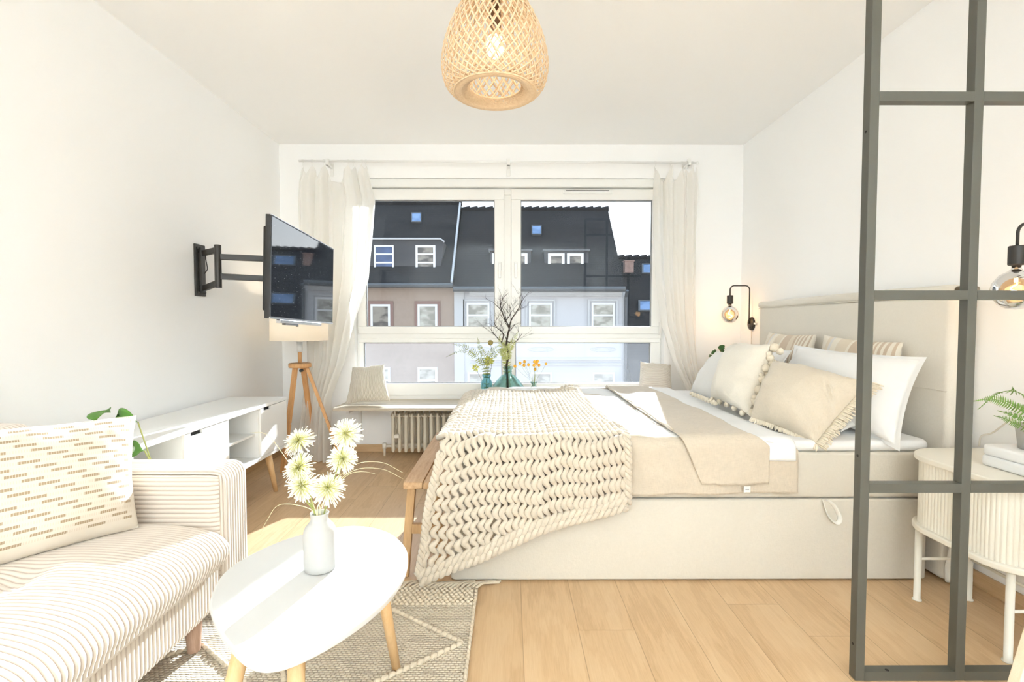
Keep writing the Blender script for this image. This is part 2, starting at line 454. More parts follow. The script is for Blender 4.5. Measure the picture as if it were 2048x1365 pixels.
def m_tint(name, tint, fac_gloss=1.5, rough=0.0):
    t = NT(name); fr = t.n('ShaderNodeFresnel', i_IOR=fac_gloss); tr = t.n('ShaderNodeBsdfTransparent', i_Color=tint)
    gl = t.n('ShaderNodeBsdfGlossy', i_Roughness=rough); m1 = t.n('ShaderNodeMixShader'); t.set(m1.inputs[0], fr); t.set(m1.inputs[1], tr); t.set(m1.inputs[2], gl)
    return t.done(m1)
M_BULB = m_tint('smoked_bulb_glass', (0.80, 0.66, 0.50), 1.6)
def m_vaseglass(name, col):
    t = NT(name); g = t.n('ShaderNodeBsdfGlass', i_IOR=1.40, i_Roughness=0.03); t.set(g.inputs['Color'], col)
    tr = t.n('ShaderNodeBsdfTransparent', i_Color=(*col, 1)); m = t.n('ShaderNodeMixShader', i_0=0.55); t.set(m.inputs[1], g); t.set(m.inputs[2], tr)
    return t.done(m)
M_TEAL = m_vaseglass('teal_bottle_glass', (0.78, 0.90, 0.87))
M_TEALB = m_vaseglass('blue_bottle_glass', (0.70, 0.88, 0.90))
M_TEALP = m_vaseglass('pale_green_glass', (0.84, 0.93, 0.92))
def emit(name, col, st):
    t = NT(name); return t.done(t.n('ShaderNodeEmission', i_Color=col, i_Strength=st))
M_FIL = emit('glowing_filament', (1.0, 0.55, 0.20), 30)
M_GLOW = emit('lit_lamp_bulb', (1.0, 0.93, 0.82), 5)
def m_shade():
    t = NT('lamp_shade_cloth'); df = t.n('ShaderNodeBsdfDiffuse', i_Color=(0.90, 0.88, 0.83)); tl = t.n('ShaderNodeBsdfTranslucent', i_Color=(0.93, 0.89, 0.82))
    m1 = t.n('ShaderNodeMixShader', i_0=0.4); t.set(m1.inputs[1], df); t.set(m1.inputs[2], tl); return t.done(m1)
M_SHADE = m_shade()
def m_screen():
    t = NT('tv_screen'); v = t.n('ShaderNodeTexVoronoi'); t.set(v.inputs['Vector'], t.coord()); v.inputs['Scale'].default_value = 55
    s = t.math('LESS_THAN', v.outputs[0], 0.075)
    cc = t.mixc(s, (0.004, 0.005, 0.008), (0.5, 0.5, 0.5))
    p = t.pbr(cc, 0.03, spec=1.0); p.inputs['IOR'].default_value = 1.9
    return t.done(p)
M_SCREEN = m_screen()
def m_petal():
    t = NT('spider_petals'); c = t.coord('UV'); sp = t.n('ShaderNodeSeparateXYZ'); t.set(sp.inputs[0], c)
    cc = t.ramp(sp.outputs[1], [(0.05, (0.66, 0.64, 0.14)), (0.5, (0.84, 0.83, 0.45)), (0.85, (0.94, 0.93, 0.82))])
    p = t.pbr(cc, 0.7); tl = t.n('ShaderNodeBsdfTranslucent'); t.set(tl.inputs[0], cc)
    m = t.n('ShaderNodeMixShader', i_0=0.25); t.set(m.inputs[1], p); t.set(m.inputs[2], tl); return t.done(m)
M_PETAL = m_petal()
def m_stripes():
    t = NT('striped_linen'); c = t.coord('UV'); sp = t.n('ShaderNodeSeparateXYZ'); t.set(sp.inputs[0], c); x = sp.outputs[0]
    A, B, Cc, D = (0.80, 0.74, 0.63), (0.60, 0.48, 0.36), (0.72, 0.63, 0.50), (0.70, 0.68, 0.65)
    cc = t.ramp(x, [(0.0, A), (0.10, A)])
    o = t.n('ShaderNodeValToRGB'); t.set(o.inputs[0], x); o.color_ramp.interpolation = 'CONSTANT'
    st = [(0.0, A), (0.12, Cc), (0.17, D), (0.21, A), (0.30, Cc), (0.44, A), (0.47, B), (0.62, Cc), (0.70, B), (0.735, A), (0.76, B), (0.785, A), (0.81, B), (0.84, A), (0.87, B), (0.90, A), (0.94, B), (0.965, A)]
    e = o.color_ramp.elements
    while len(e) < len(st): e.new(0.5)
    for el, (p, cl) in zip(e, st): el.position = p; el.color = (*cl, 1)
    h = t.noise(t.coord('UV', (300, 200, 1)), 1.0, 2)
    return t.done(t.pbr(o.outputs[0], 0.9, t.bump(h, 0.5, 0.002), sheen=0.2))
M_STRIPE = m_stripes()
def m_dash():
    t = NT('dash_pattern_weave'); c = t.coord('UV'); sp = t.n('ShaderNodeSeparateXYZ'); t.set(sp.inputs[0], c)
    x = t.math('MULTIPLY', sp.outputs[0], 0.60); y = t.math('MULTIPLY', sp.outputs[1], 0.42)
    r = t.math('DIVIDE', y, 0.0185); row = t.math('FLOOR', r); fr = t.math('FRACT', r)
    inrow = t.math('LESS_THAN', t.math('ABSOLUTE', t.math('SUBTRACT', fr, 0.5)), 0.24)
    xs = t.math('DIVIDE', t.math('ADD', x, t.math('MULTIPLY', row, 0.037)), 0.104)
    dash = t.math('LESS_THAN', t.math('FRACT', xs), 0.48)
    tick = t.math('FRACT', t.math('DIVIDE', x, 0.0062))
    solid = t.math('MULTIPLY', dash, t.math('LESS_THAN', tick, 0.86))
    faint = t.math('MULTIPLY', t.math('SUBTRACT', 1.0, dash), t.math('LESS_THAN', tick, 0.45))
    marg = t.math('MULTIPLY', t.math('GREATER_THAN', sp.outputs[1], 0.10), t.math('LESS_THAN', sp.outputs[0], 0.965))
    m1 = t.math('MULTIPLY', t.math('MULTIPLY', solid, inrow), marg); m2 = t.math('MULTIPLY', t.math('MULTIPLY', faint, inrow), marg)
    cc = t.mixc(m1, (0.68, 0.61, 0.51), (0.36, 0.27, 0.17)); cc = t.mixc(t.math('MULTIPLY', m2, 0.35), cc, (0.55, 0.42, 0.30))
    h = t.noise(t.coord('UV', (260, 200, 1)), 1.0, 2)
    return t.done(t.pbr(cc, 0.9, t.bump(h, 0.4, 0.001), sheen=0.2))
M_DASH = m_dash()
def m_ribbed(name, col, dark, n, ax=0):
    t = NT(name); c = t.coord('UV'); sp = t.n('ShaderNodeSeparateXYZ'); t.set(sp.inputs[0], c)
    s = t.math('SINE', t.math('MULTIPLY', sp.outputs[ax], 2 * PI * n))
    cc = t.mixc(t.math('MULTIPLY_ADD', s, 0.5, 0.5), dark, col)
    return t.done(t.pbr(cc, 0.9, t.bump(s, 0.7, 0.003), sheen=0.2))
M_RIBC = m_ribbed('ribbed_cushion_vertical', (0.80, 0.75, 0.66), (0.66, 0.58, 0.48), 34, 0)
M_RIBH = m_ribbed('ribbed_cushion_horizontal', (0.78, 0.73, 0.65), (0.68, 0.60, 0.52), 24, 1)
def m_rug():
    t = NT('woven_rug'); c = t.coord('Object'); sp = t.n('ShaderNodeSeparateXYZ'); t.set(sp.inputs[0], c)
    wob = t.math('MULTIPLY', t.noise(c, 18, 2), 0.012)
    y = t.math('DIVIDE', t.math('ADD', sp.outputs[1], wob), 0.0105); row = t.math('FLOOR', y); fy = t.math('FRACT', y)
    x = t.math('ADD', t.math('DIVIDE', t.math('ADD', sp.outputs[0], wob), 0.017), t.math('MULTIPLY', row, 0.5)); fx = t.math('FRACT', x)
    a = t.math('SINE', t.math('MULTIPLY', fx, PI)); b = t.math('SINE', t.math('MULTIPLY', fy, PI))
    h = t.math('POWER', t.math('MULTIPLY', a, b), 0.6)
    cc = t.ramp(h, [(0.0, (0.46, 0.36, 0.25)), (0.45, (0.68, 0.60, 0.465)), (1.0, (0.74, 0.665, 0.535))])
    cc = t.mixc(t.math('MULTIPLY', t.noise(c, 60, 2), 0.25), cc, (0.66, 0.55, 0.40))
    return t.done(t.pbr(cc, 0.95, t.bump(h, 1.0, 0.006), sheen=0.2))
M_RUG = m_rug()

# exterior
def m_tiles():
    t = NT('slate_roof_tiles'); c = t.coord('Object'); b = t.n('ShaderNodeTexBrick')
    mp = t.n('ShaderNodeMapping'); t.set(mp.inputs[0], t.coord('UV')); t.set(b.inputs['Vector'], mp.outputs[0])
    b.inputs['Color1'].default_value = (0.010, 0.010, 0.011, 1); b.inputs['Color2'].default_value = (0.018, 0.0175, 0.018, 1); b.inputs['Mortar'].default_value = (0.008, 0.008, 0.009, 1)
    b.inputs['Scale'].default_value = 1.0; b.inputs['Brick Width'].default_value = 0.24; b.inputs['Row Height'].default_value = 0.17; b.inputs['Mortar Size'].default_value = 0.012
    h = t.n('ShaderNodeSeparateXYZ'); t.set(h.inputs[0], mp.outputs[0]); fr = t.math('FRACT', t.math('DIVIDE', h.outputs[1], 0.17))
    cc = t.mixc(t.math('MULTIPLY', t.noise(c, 1.3, 4), 0.5), b.outputs[0], (0.022, 0.021, 0.02))
    return t.done(t.pbr(cc, 0.8, t.bump(fr, 0.5, 0.05), spec=0.2))
M_TILE = m_tiles()
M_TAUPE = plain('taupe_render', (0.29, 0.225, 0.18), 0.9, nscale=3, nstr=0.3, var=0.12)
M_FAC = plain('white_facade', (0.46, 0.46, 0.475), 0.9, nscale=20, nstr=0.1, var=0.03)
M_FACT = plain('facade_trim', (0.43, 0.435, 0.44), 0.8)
M_ZINC = plain('zinc_gutter', (0.07, 0.075, 0.08), 0.5)
M_DORM = plain('dormer_cladding', (0.035, 0.036, 0.04), 0.7)
M_WINW = plain('outside_window_white', (0.6, 0.6, 0.6), 0.5)
M_RED = plain('brown_window_reveal', (0.20, 0.12, 0.10), 0.8)
M_BRICK = plain('red_brick', (0.26, 0.17, 0.14), 0.9, var=0.3)
M_STREET = plain('street', (0.10, 0.10, 0.10), 0.9, var=0.15)
def m_pane(name, c1, c2, rough=0.05):
    t = NT(name); n = t.noise(t.coord('Object', (1, 1, 1.8)), 1.6, 2)
    return t.done(t.pbr(t.ramp(n, [(0.42, c1), (0.58, c2)]), rough, spec=0.5))
M_PANED = m_pane('dark_room_pane', (0.05, 0.045, 0.04), (0.20, 0.18, 0.15))
M_PANEL = m_pane('curtained_pane', (0.40, 0.39, 0.34), (0.22, 0.21, 0.18))
M_PANEB = m_pane('blue_pane', (0.03, 0.06, 0.14), (0.05, 0.09, 0.20))
M_SKYL = m_pane('skylight_pane', (0.10, 0.17, 0.30), (0.16, 0.25, 0.42), 0.1)

# ================================================================== the room
XL, XR, YB, YF, ZC = -1.97, 2.00, 4.33, -3.40, 2.65
st = dict(kind='structure')
MB().box((XL - .2, YF - .2, -0.2), (XR + .2, YB + .3, 0)).build('floor', M_FLOOR, loc=(0, 0, 0), **st)
MB().box((XL - .2, YF - .2, ZC), (XR + .2, YB + .3, ZC + .2)).build('ceiling', M_CEIL, **st)
MB().box((XL - .2, YF - .2, 0), (XL, YB + .3, ZC)).build('wall_left', M_WALL, **st)
MB().box((XR, YF - .2, 0), (XR + .2, YB + .3, ZC)).build('wall_right', M_WALL, **st)
WX0, WX1, WZ0, WZ1 = -1.345, 1.335, 0.44, 2.365
m = MB(); m.box((XL, YB, 0), (WX0, YB + .3, ZC)); m.box((WX1, YB, 0), (XR, YB + .3, ZC))
m.box((WX0, YB, 0), (WX1, YB + .3, WZ0)); m.box((WX0, YB, WZ1), (WX1, YB + .3, ZC))
m.build('wall_back', M_WALL, **st)
MB().box((XL, YF - .2, 0), (XR, YF, ZC)).build('wall_front', M_WALL, **st)
for nm, lo, hi in (('baseboard_back', (XL, YB - .014, 0), (XR, YB, .068)), ('baseboard_left', (XL, YF, 0), (XL + .014, YB - .014, .068)), ('baseboard_right', (XR - .014, YF, 0), (XR, YB - .014, .068))):
    MB().box(lo, hi).build(nm, M_BASEB, bevel=.003, **st)

# ------------------------------------------------------------------ the window
GY = 4.44
fr = MB()
def ring(mb, x0, x1, z0, z1, wl, wr, wb, wt, y0, y1):
    mb.box((x0, y0, z0), (x1, y1, z0 + wb)); mb.box((x0, y0, z1 - wt), (x1, y1, z1))
    mb.box((x0, y0, z0 + wb), (x0 + wl, y1, z1 - wt)); mb.box((x1 - wr, y0, z0 + wb), (x1, y1, z1 - wt))
ZT = 2.296
fr.box((WX0, 4.41, WZ0), (WX1, 4.48, 0.50)); fr.box((WX0, 4.41, 0.98), (WX1, 4.48, 1.05)); fr.box((WX0, 4.41, 2.24), (WX1, 4.48, ZT))
for a, b in ((WX0, -1.30), (-.062, .020), (1.29, WX1)):
    fr.box((a, 4.41, 0.50), (b, 4.48, 0.98)); fr.box((a, 4.41, 1.05), (b, 4.48, 2.24))
win = fr.build('window_1', M_FRAME, kind='structure', bevel=.004)
def sash(x0, x1, z0, z1, gx0, gx1, gz0, gz1, y0, gm, handle=None):
    s_ = MB(); ring(s_, x0, x1, z0, z1, gx0 - x0, x1 - gx1, gz0 - z0, z1 - gz1, y0, y0 + .07)
    o = s_.build('sash', M_FRAME, win, bevel=.005)
    g = MB(); g.box((gx0 - .01, GY, gz0 - .01), (gx1 + .01, GY + .004, gz1 + .01)); g.build('window_pane', gm, o)
    gk = MB(); ring(gk, gx0, gx1, gz0, gz1, .006, .006, .006, .006, y0 + .028, y0 + .05); gk.build('glass_seal', plain('grey_seal', (.25, .25, .25), .6) if 'grey_seal' not in MATS else MATS['grey_seal'], o)
    if handle:
        hx, hz = handle; h = MB(); h.box((hx - .014, y0 - .012, hz - .035), (hx + .014, y0, hz + .035)); h.box((hx - .010, y0 - .04, hz - .105), (hx + .010, y0 - .022, hz + .02)); h.box((hx - .008, y0 - .03, hz - .01), (hx + .008, y0, hz + .01))
        h.build('window_handle', M_WHITE, o, bevel=.004)
sash(-1.33, -.052, 1.03, 2.288, -1.262, -.134, 1.092, 2.196, 4.385, M_GLASS, (-.088, 1.62))
sash(.010, 1.325, 1.03, 2.288, .094, 1.245, 1.092, 2.196, 4.385, M_GLASS, (.050, 1.62))
sash(-1.33, -.045, .485, .990, -1.290, -.070, .590, .952, 4.40, M_GLASSL)
sash(.005, 1.325, .485, .990, .048, 1.243, .590, .952, 4.40, M_GLASSL)
m = MB(); m.box((WX0, 4.345, ZT), (WX1, 4.47, WZ1)); o = m.build('roller_shutter_box', M_WHITE, win, bevel=.01)
m = MB(); p0 = at(1127, 380, Y=4.37); p1 = at(1225, 388, Y=4.37); m.box((p0.x, 4.368, p1.z), (p1.x, 4.385, p0.z)); m.build('air_vent', M_WHITE, win, bevel=.004)
m = MB(); m.box((p0.x + .02, 4.366, p0.z - .010), (p1.x - .03, 4.3685, p0.z - .004)); m.build('vent_slot', M_BLKPL, win)
m = MB(); a = at(1322, 585, Y=4.345); b = at(1320, 668, Y=4.345); m.tube([a, (a + b) / 2, b], .004, 6); m.box((b.x - .009, 4.335, b.z - .01), (b.x + .009, 4.352, b.z + .10)); m.build('shutter_strap_winder', M_WHITE, win)
# outer sill
MB().box((WX0, 4.48, .42), (WX1, 4.66, .445)).build('outer_sill', M_ZINC, win)

# ------------------------------------------------------------------ opposite houses
MB().box((-40, 5.2, -12.2), (45, 60, -12)).build('ground', M_STREET, kind='structure')
def roof_slab(name, x0, x1, ye, ze, yr, zr, mat, parent, ov=0.0, th=.18):
    d = V((0, yr - ye, zr - ze)); L = d.length; d.normalize(); n = V((0, -d.z, d.y)); mb = MB()
    def fn(u, v): return V((lerp(x0, x1, u), 0, 0)) + V((0, ye, ze)) + d * (v * L)
    W = x1 - x0; b = mb.add([fn(0, 0), fn(1, 0), fn(1, 1), fn(0, 1), fn(0, 0) - n * th, fn(1, 0) - n * th, fn(1, 1) - n * th, fn(0, 1) - n * th], [(0, 1, 2, 3), (4, 7, 6, 5), (0, 4, 5, 1), (1, 5, 6, 2), (2, 6, 7, 3), (3, 7, 4, 0)])
    for i, uv in enumerate(((0, 0), (W, 0), (W, L), (0, L)) * 2): mb.uv[i] = uv
    return mb.build(name, mat, parent)
def ridge_tiles(x0, x1, y, z, parent):
    mb = MB(); n = int((x1 - x0) / .42)
    for i in range(n):
        xa = x0 + (x1 - x0) * i / n; xb = x0 + (x1 - x0) * (i + 1.08) / n
        mb.tube([(xa, y, z), (xb, y, z + .03)], [.11, .16], 8)
    mb.build('ridge_cap', M_TILE, parent)
def ext_window(px0, py0, px1, py1, Y, parent, pane, bars=(), fw=.07, reveal=None, sill=True):
    fw *= 1.5
    a = at(px0, py0, Y=Y); b = at(px1, py1, Y=Y); x0, x1, z0, z1 = a.x, b.x, b.z, a.z
    f = MB(); ring(f, x0, x1, z0, z1, fw, fw, fw, fw, Y - .03, Y + .04)
    for k in bars: zz = lerp(z0, z1, k); f.box((x0 + fw, Y - .02, zz - .04), (x1 - fw, Y + .02, zz + .04))
    if sill: f.box((x0 - .05, Y - .10, z0 - .06), (x1 + .05, Y + .02, z0))
    o = f.build('window', M_WINW, parent)
    g = MB(); g.box((x0 + fw, Y, z0 + fw), (x1 - fw, Y + .02, z1 - fw)); g.build('pane', pane, o)
    if reveal:
        r = MB(); ring(r, x0 - .14, x1 + .14, z0 - .02, z1 + .15, .14, .14, .02, .15, Y - .02, Y + .05); r.build('window_surround', reveal, o)
    return o
def skylight(px0, py0, px1, py1, ye, ze, yr, zr, parent, pane=M_SKYL):
    # solve the roof plane hit for the pixel corners
    nrm = V((0, -(zr - ze), (yr - ye))).normalized(); P = []
    for px, py in ((px0, py1), (px1, py1), (px1, py0), (px0, py0)):
        a = at(px, py, Y=1.0); o = V((0, 0, CAM_H)); d = a - o; t = (V((0, ye, ze)) - o).dot(nrm) / d.dot(nrm); P.append(o + d * t)
    f = MB(); Q = [p + nrm * .10 for p in P]; c = sum(Q, V()) / 4
    R = [lerp(q, c, .16) for q in Q]
    f.add(P + Q + R, [(0, 1, 5, 4), (1, 2, 6, 5), (2, 3, 7, 6), (3, 0, 4, 7), (4, 5, 9, 8), (5, 6, 10, 9), (6, 7, 11, 10), (7, 4, 8, 11)])
    o = f.build('skylight', M_ZINC, parent)
    g = MB(); g.add([p - nrm * .02 for p in R], [(0, 1, 2, 3)]); g.add([p - nrm * .05 for p in R], [(3, 2, 1, 0)]); g.build('skylight_pane', pane, o)

YE, YR = 23.58, 27.9
XS = at(908, 575, Y=24).x
# --- taupe house on the left
zeL = at(830, 570, Y=YE).z; zrL = at(830, 407, Y=YR).z
hl = thing('town_house', (-6, 24, -12), 'taupe rendered town house across the street, dark tiled roof with one long dormer', 'house')
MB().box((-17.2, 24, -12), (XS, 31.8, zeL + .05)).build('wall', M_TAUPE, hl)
roof_slab('roof', -17.4, XS - .01, YE, zeL, YR, zrL, M_TILE, hl); roof_slab('roof_rear', -17.4, XS, 32.25, zeL, YR, zrL, M_TILE, hl)
ridge_tiles(-17.4, XS, YR, zrL, hl)
MB().tube([(XS - .07, YE, zeL + .12), (XS - .07, YR, zrL + .12)], .055, 6).build('verge_flashing', M_FACT, hl)
MB().tube([(-17.4, YE - .05, zeL - .03), (XS - .01, YE - .05, zeL - .03)], .11, 8).build('gutter', M_ZINC, hl)
YD = 24.45
a = at(600, 479, Y=YD); b = at(879, 552, Y=YD)
m = MB(); b0 = at(888, 500, Y=YD)
m.add([(a.x, YD, b.z), (b.x, YD, b.z), (b0.x, YD, a.z - .12), (b0.x - .16, YD, a.z), (a.x, YD, a.z), (a.x, 27.3, b.z), (b.x, 27.3, b.z), (b0.x, 27.3, a.z - .12), (b0.x - .16, 27.3, a.z), (a.x, 27.3, a.z)],
      [(0, 1, 2, 3, 4), (9, 8, 7, 6, 5), (0, 5, 6, 1), (1, 6, 7, 2), (2, 7, 8, 3), (3, 8, 9, 4), (4, 9, 5, 0)])
m.build('dormer', M_DORM, hl)
MB().tube([(a.x, YD - .08, a.z + .02), (b0.x - .16, YD - .08, a.z + .02), (b0.x + .03, YD - .08, a.z - .13)], .045, 6).build('dormer_eave', M_FACT, hl)
ext_window(831, 491, 871, 543, YD - .02, hl, M_PANED, (.33, .66)); ext_window(748, 491, 788, 543, YD - .02, hl, M_PANEB, (.33, .66), fw=.05)
ext_window(664, 491, 706, 543, YD - .02, hl, M_PANED, (.5,))
for px0, pane in ((650, M_PANED), (741, M_PANED), (835, M_PANEL)): ext_window(px0, 609, px0 + 40, 678, 23.97, hl, pane, (), reveal=M_RED)
for px0 in (650, 741, 835): ext_window(px0, 735, px0 + 40, 800, 23.97, hl, M_PANEL, (.6,))
skylight(823, 428, 843, 447, YE, zeL, YR, zrL, hl)
# --- white house in the middle
zeR = at(1140, 577, Y=YE).z; zrR = at(1140, 419, Y=YR).z; XE = at(1250, 577, Y=YE).x
hr = thing('town_house', (1, 24, -12), 'white fronted town house with twin window dormers in a dark tiled roof', 'house')
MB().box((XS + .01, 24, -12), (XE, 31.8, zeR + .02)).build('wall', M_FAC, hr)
roof_slab('roof', XS + .02, XE, YE, zeR, YR, zrR, M_TILE, hr); roof_slab('roof_rear', XS + .03, XE, 32.25, zeR, YR, zrR, M_TILE, hr)
m = MB(); m.add([(XE - .02, YE, zeR - .02), (XE - .02, 32.25, zeR - .02), (XE - .02, YR, zrR - .02), (XE - .25, YE, zeR - .02), (XE - .25, 32.25, zeR - .02), (XE - .25, YR, zrR - .02)], [(0, 1, 2), (5, 4, 3), (0, 3, 4, 1), (1, 4, 5, 2), (2, 5, 3, 0)]); m.build('gable', M_FACT, hr)
ridge_tiles(XS + .02, XE, YR, zrR, hr)
MB().tube([(XS + .01, YE - .06, zeR - .04), (XE, YE - .06, zeR - .04)], .12, 8).build('gutter', M_ZINC, hr)
z1 = at(1100, 580, Y=23.85).z; z2 = at(1100, 590, Y=23.85).z
MB().box((XS + .75, 23.7, z2), (XE - .1, 24, z1)).box((XS + .75, 23.79, z2 - .06), (XE - .1, 24, z2)).build('cornice', M_FACT, hr)
xd = at(1252, 600, Y=23.85).x
MB().tube([(xd, 23.62, zeR - .1), (xd, 23.85, zeR - .4), (xd, 23.88, -12)], .075, 8).build('downpipe', M_ZINC, hr)
MB().box((XS + .01, 23.92, -12), (XS + .50, 24, z1)).build('corner_pilaster', M_FACT, hr)
MB().box((XE - .02, 23.98, -12), (XE + .21, 31.5, zeR - .1)).build('side_wall', M_FACT, hr)
for px0, pane in ((933, M_PANEL), (1058, M_PANEL), (1183, M_PANEL)):
    ext_window(px0, 606, px0 + 46, 672, 23.97, hr, pane, (.62,), fw=.06)
    mm = MB(); a = at(px0 - 7, 599, Y=23.92); b = at(px0 + 53, 676, Y=23.92); ring(mm, a.x, b.x, b.z, a.z, .09, .09, .06, .09, 23.92, 24); mm.build('window_surround', M_FACT, hr)
    ext_window(px0 + 2, 745, px0 + 46, 815, 23.97, hr, pane, (.62,), fw=.06)
    a = at(px0 + 1, 692, Y=23.96); b = at(px0 + 47, 706, Y=23.96); cx = (a.x + b.x) / 2; cz = (a.z + b.z) / 2; mm = MB()
    pts = [(cx + .54 * math.cos(t) * (1 + .15 * math.cos(4 * t)), 23.98, cz + .13 * math.sin(t) * (1 + .3 * math.cos(2 * t))) for t in [2 * PI * k / 40 for k in range(40)]]
    mm.tube(pts, .018, 6, closed=True)
    for sgn in (-1, 1): mm.tube([(cx + sgn * (.15 + .24 * k / 8) , 23.98, cz + .04 * math.sin(k * .9)) for k in range(9)], .014, 5)
    mm.build('facade_ornament', M_FACT, hr)
for py0, py1 in ((717, 721), (727, 730)):
    a = at(1000, py0, Y=23.85); b = at(1000, py1, Y=23.85); MB().box((XS + .75, 23.88, b.z), (XE - .1, 24, a.z)).build('string_course', M_FACT, hr)
for px0, px1, wins in ((980, 1062, ((984, 1016), (1024, 1055))), (1088, 1177, ((1096, 1129), (1134, 1167)))):
    YD2 = 24.82; a = at(px0, 502, Y=YD2); b = at(px1, 546, Y=YD2)
    MB().box((a.x, YD2, b.z - .1), (b.x, 27, a.z)).build('dormer', M_DORM, hr)
    MB().box((a.x - .06, YD2 - .12, a.z - .02), (b.x + .06, 27.15, a.z + .08)).build('dormer_roof', M_ZINC, hr)
    for (q0, q1) in wins: ext_window(q0, 507, q1, 544, YD2 - .02, hr, M_PANED, (), fw=.09, sill=False)
skylight(1063, 453, 1083, 472, YE, zeR, YR, zrR, hr)
# --- lower house on the right
hn = thing('town_house', (8, 25.5, -12), 'low dark roofed town house with big skylights at the right window edge', 'house')
ze3, yr3 = -2.97, 28.8; zr3 = at(1290, 516, Y=yr3).z
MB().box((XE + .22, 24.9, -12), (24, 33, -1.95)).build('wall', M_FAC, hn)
roof_slab('roof', XE + .24, 24, 21.9, ze3, yr3, zr3, M_TILE, hn); roof_slab('roof_rear', XE + .24, 24, 35.1, ze3, yr3, zr3, M_TILE, hn); ridge_tiles(XE + .24, 24, yr3, zr3, hn)
for a_ in ((1283, 530, 1325, 549), (1276, 603, 1322, 624), (1375, 528, 1425, 552), (1378, 600, 1430, 628), (1480, 560, 1530, 590)): skylight(*a_, 21.9, ze3, yr3, zr3, hn)
for i, (x, y, s) in enumerate(((at(1257, 530, Y=27.6).x, 27.6, .24),)):
    MB().box((x - s, y - .2, at(1257, 546, Y=27.6).z), (x + s, y + .2, at(1257, 524, Y=27.6).z)).box((x - s - .04, y - .24, at(1257, 524, Y=27.6).z), (x + s + .04, y + .24, at(1257, 522, Y=27.6).z)).build('chimney', M_BRICK, hn)
for i, x in enumerate((-1,)): pass
# --- taller block of our side of the street is not in view

# ------------------------------------------------------------------ window board, radiator, curtains
bd = thing('window_bench', (0, 4.15, 0), 'long grey-brown wooden board seat under the window', 'window seat')
MB().box((-1.40, 3.925, .428), (1.42, 4.405, .452)).build('board', M_GREYW, bd, bevel=.003)
for x in (-1.30, 1.30): MB().box((x - .012, 3.98, .40), (x + .012, 4.33, .428)).box((x - .012, 4.30, .16), (x + .012, 4.33, .40)).build('bracket', M_WHITE, bd)
rad = thing('radiator', (-.4, 4.22, 0), 'cream ribbed cast radiator below the window board', 'radiator')
def rad_section(x):
    s = MB()
    for y, z1 in ((4.145, .372), (4.265, .400)):
        s.tube([(x, y, .055 + .02 * k / 1) for k in (0,)] + [(x, y, .045), (x, y, .06), (x, y, z1 - .03), (x, y, z1)], [.006, .010, .0145, .0145, .008], 10)
    s.box((x - .009, 4.15, .352), (x + .009, 4.26, .372)); s.box((x - .009, 4.15, .055), (x + .009, 4.26, .085))
    s.tube([(x - .0265, 4.205, .345), (x + .0265, 4.205, .345)], .02, 8); s.tube([(x - .0265, 4.205, .085), (x + .0265, 4.205, .085)], .02, 8)
    # sloped fin on top
    s.add([(x - .020, 4.135, .352), (x + .020, 4.135, .352), (x + .006, 4.275, .402), (x - .006, 4.275, .402), (x - .020, 4.135, .340), (x + .020, 4.135, .340), (x + .006, 4.275, .385), (x - .006, 4.275, .385)],
          [(0, 1, 2, 3), (7, 6, 5, 4), (0, 4, 5, 1), (1, 5, 6, 2), (2, 6, 7, 3), (3, 7, 4, 0)])
    return s
rs0 = rad_section(-.975).build('section', M_RAD, rad, bevel=.003)
for k in range(1, 20):
    c = rs0.copy(); COL.objects.link(c); c.parent = rad; c.location.x = .053 * k
v_ = MB(); px = at(801, 872, Y=4.12)
v_.tube([(-1.06, 4.19, .085), (-.99, 4.20, .085)], .012, 8); v_.tube([(-1.06, 4.19, .10), (-1.06, 4.19, .0)], .010, 8); v_.tube([(-1.06, 4.19, .065), (-1.06, 4.19, .11)], .018, 10)
v_.build('pipe', M_PIPE, rad, smooth=True)
MB().tube([(-.935, 4.14, .19), (-.935, 4.10, .19)], .018, 12).box((-.955, 4.09, .175), (-.915, 4.105, .20)).tube([(-.955, 4.13, .36), (-.955, 4.13, .415)], .008, 8).build('valve', M_PIPE, rad, bevel=.002)

rod = thing('curtain_rod', (0, 4.22, 2.48), 'thin white curtain rod across the top of the window', 'curtain rod')
ra, rb = at(598, 322, Y=4.22), at(1393, 326, Y=4.22)
MB().tube([ra, rb], .009, 10).build('pole', M_WHITE, rod, smooth=True)
for px in (655, 1017, 1378):
    p = at(px, 324, Y=4.22); m = MB(); m.box((p.x - .012, 4.2, p.z - .03), (p.x + .012, 4.33, p.z - .012)); m.box((p.x - .014, 4.205, p.z - .03), (p.x + .014, 4.235, p.z + .025)); m.box((p.x - .016, 4.318, p.z - .09), (p.x + .016, 4.33, p.z + .02)); m.build('bracket', M_WHITE, rod, bevel=.003)

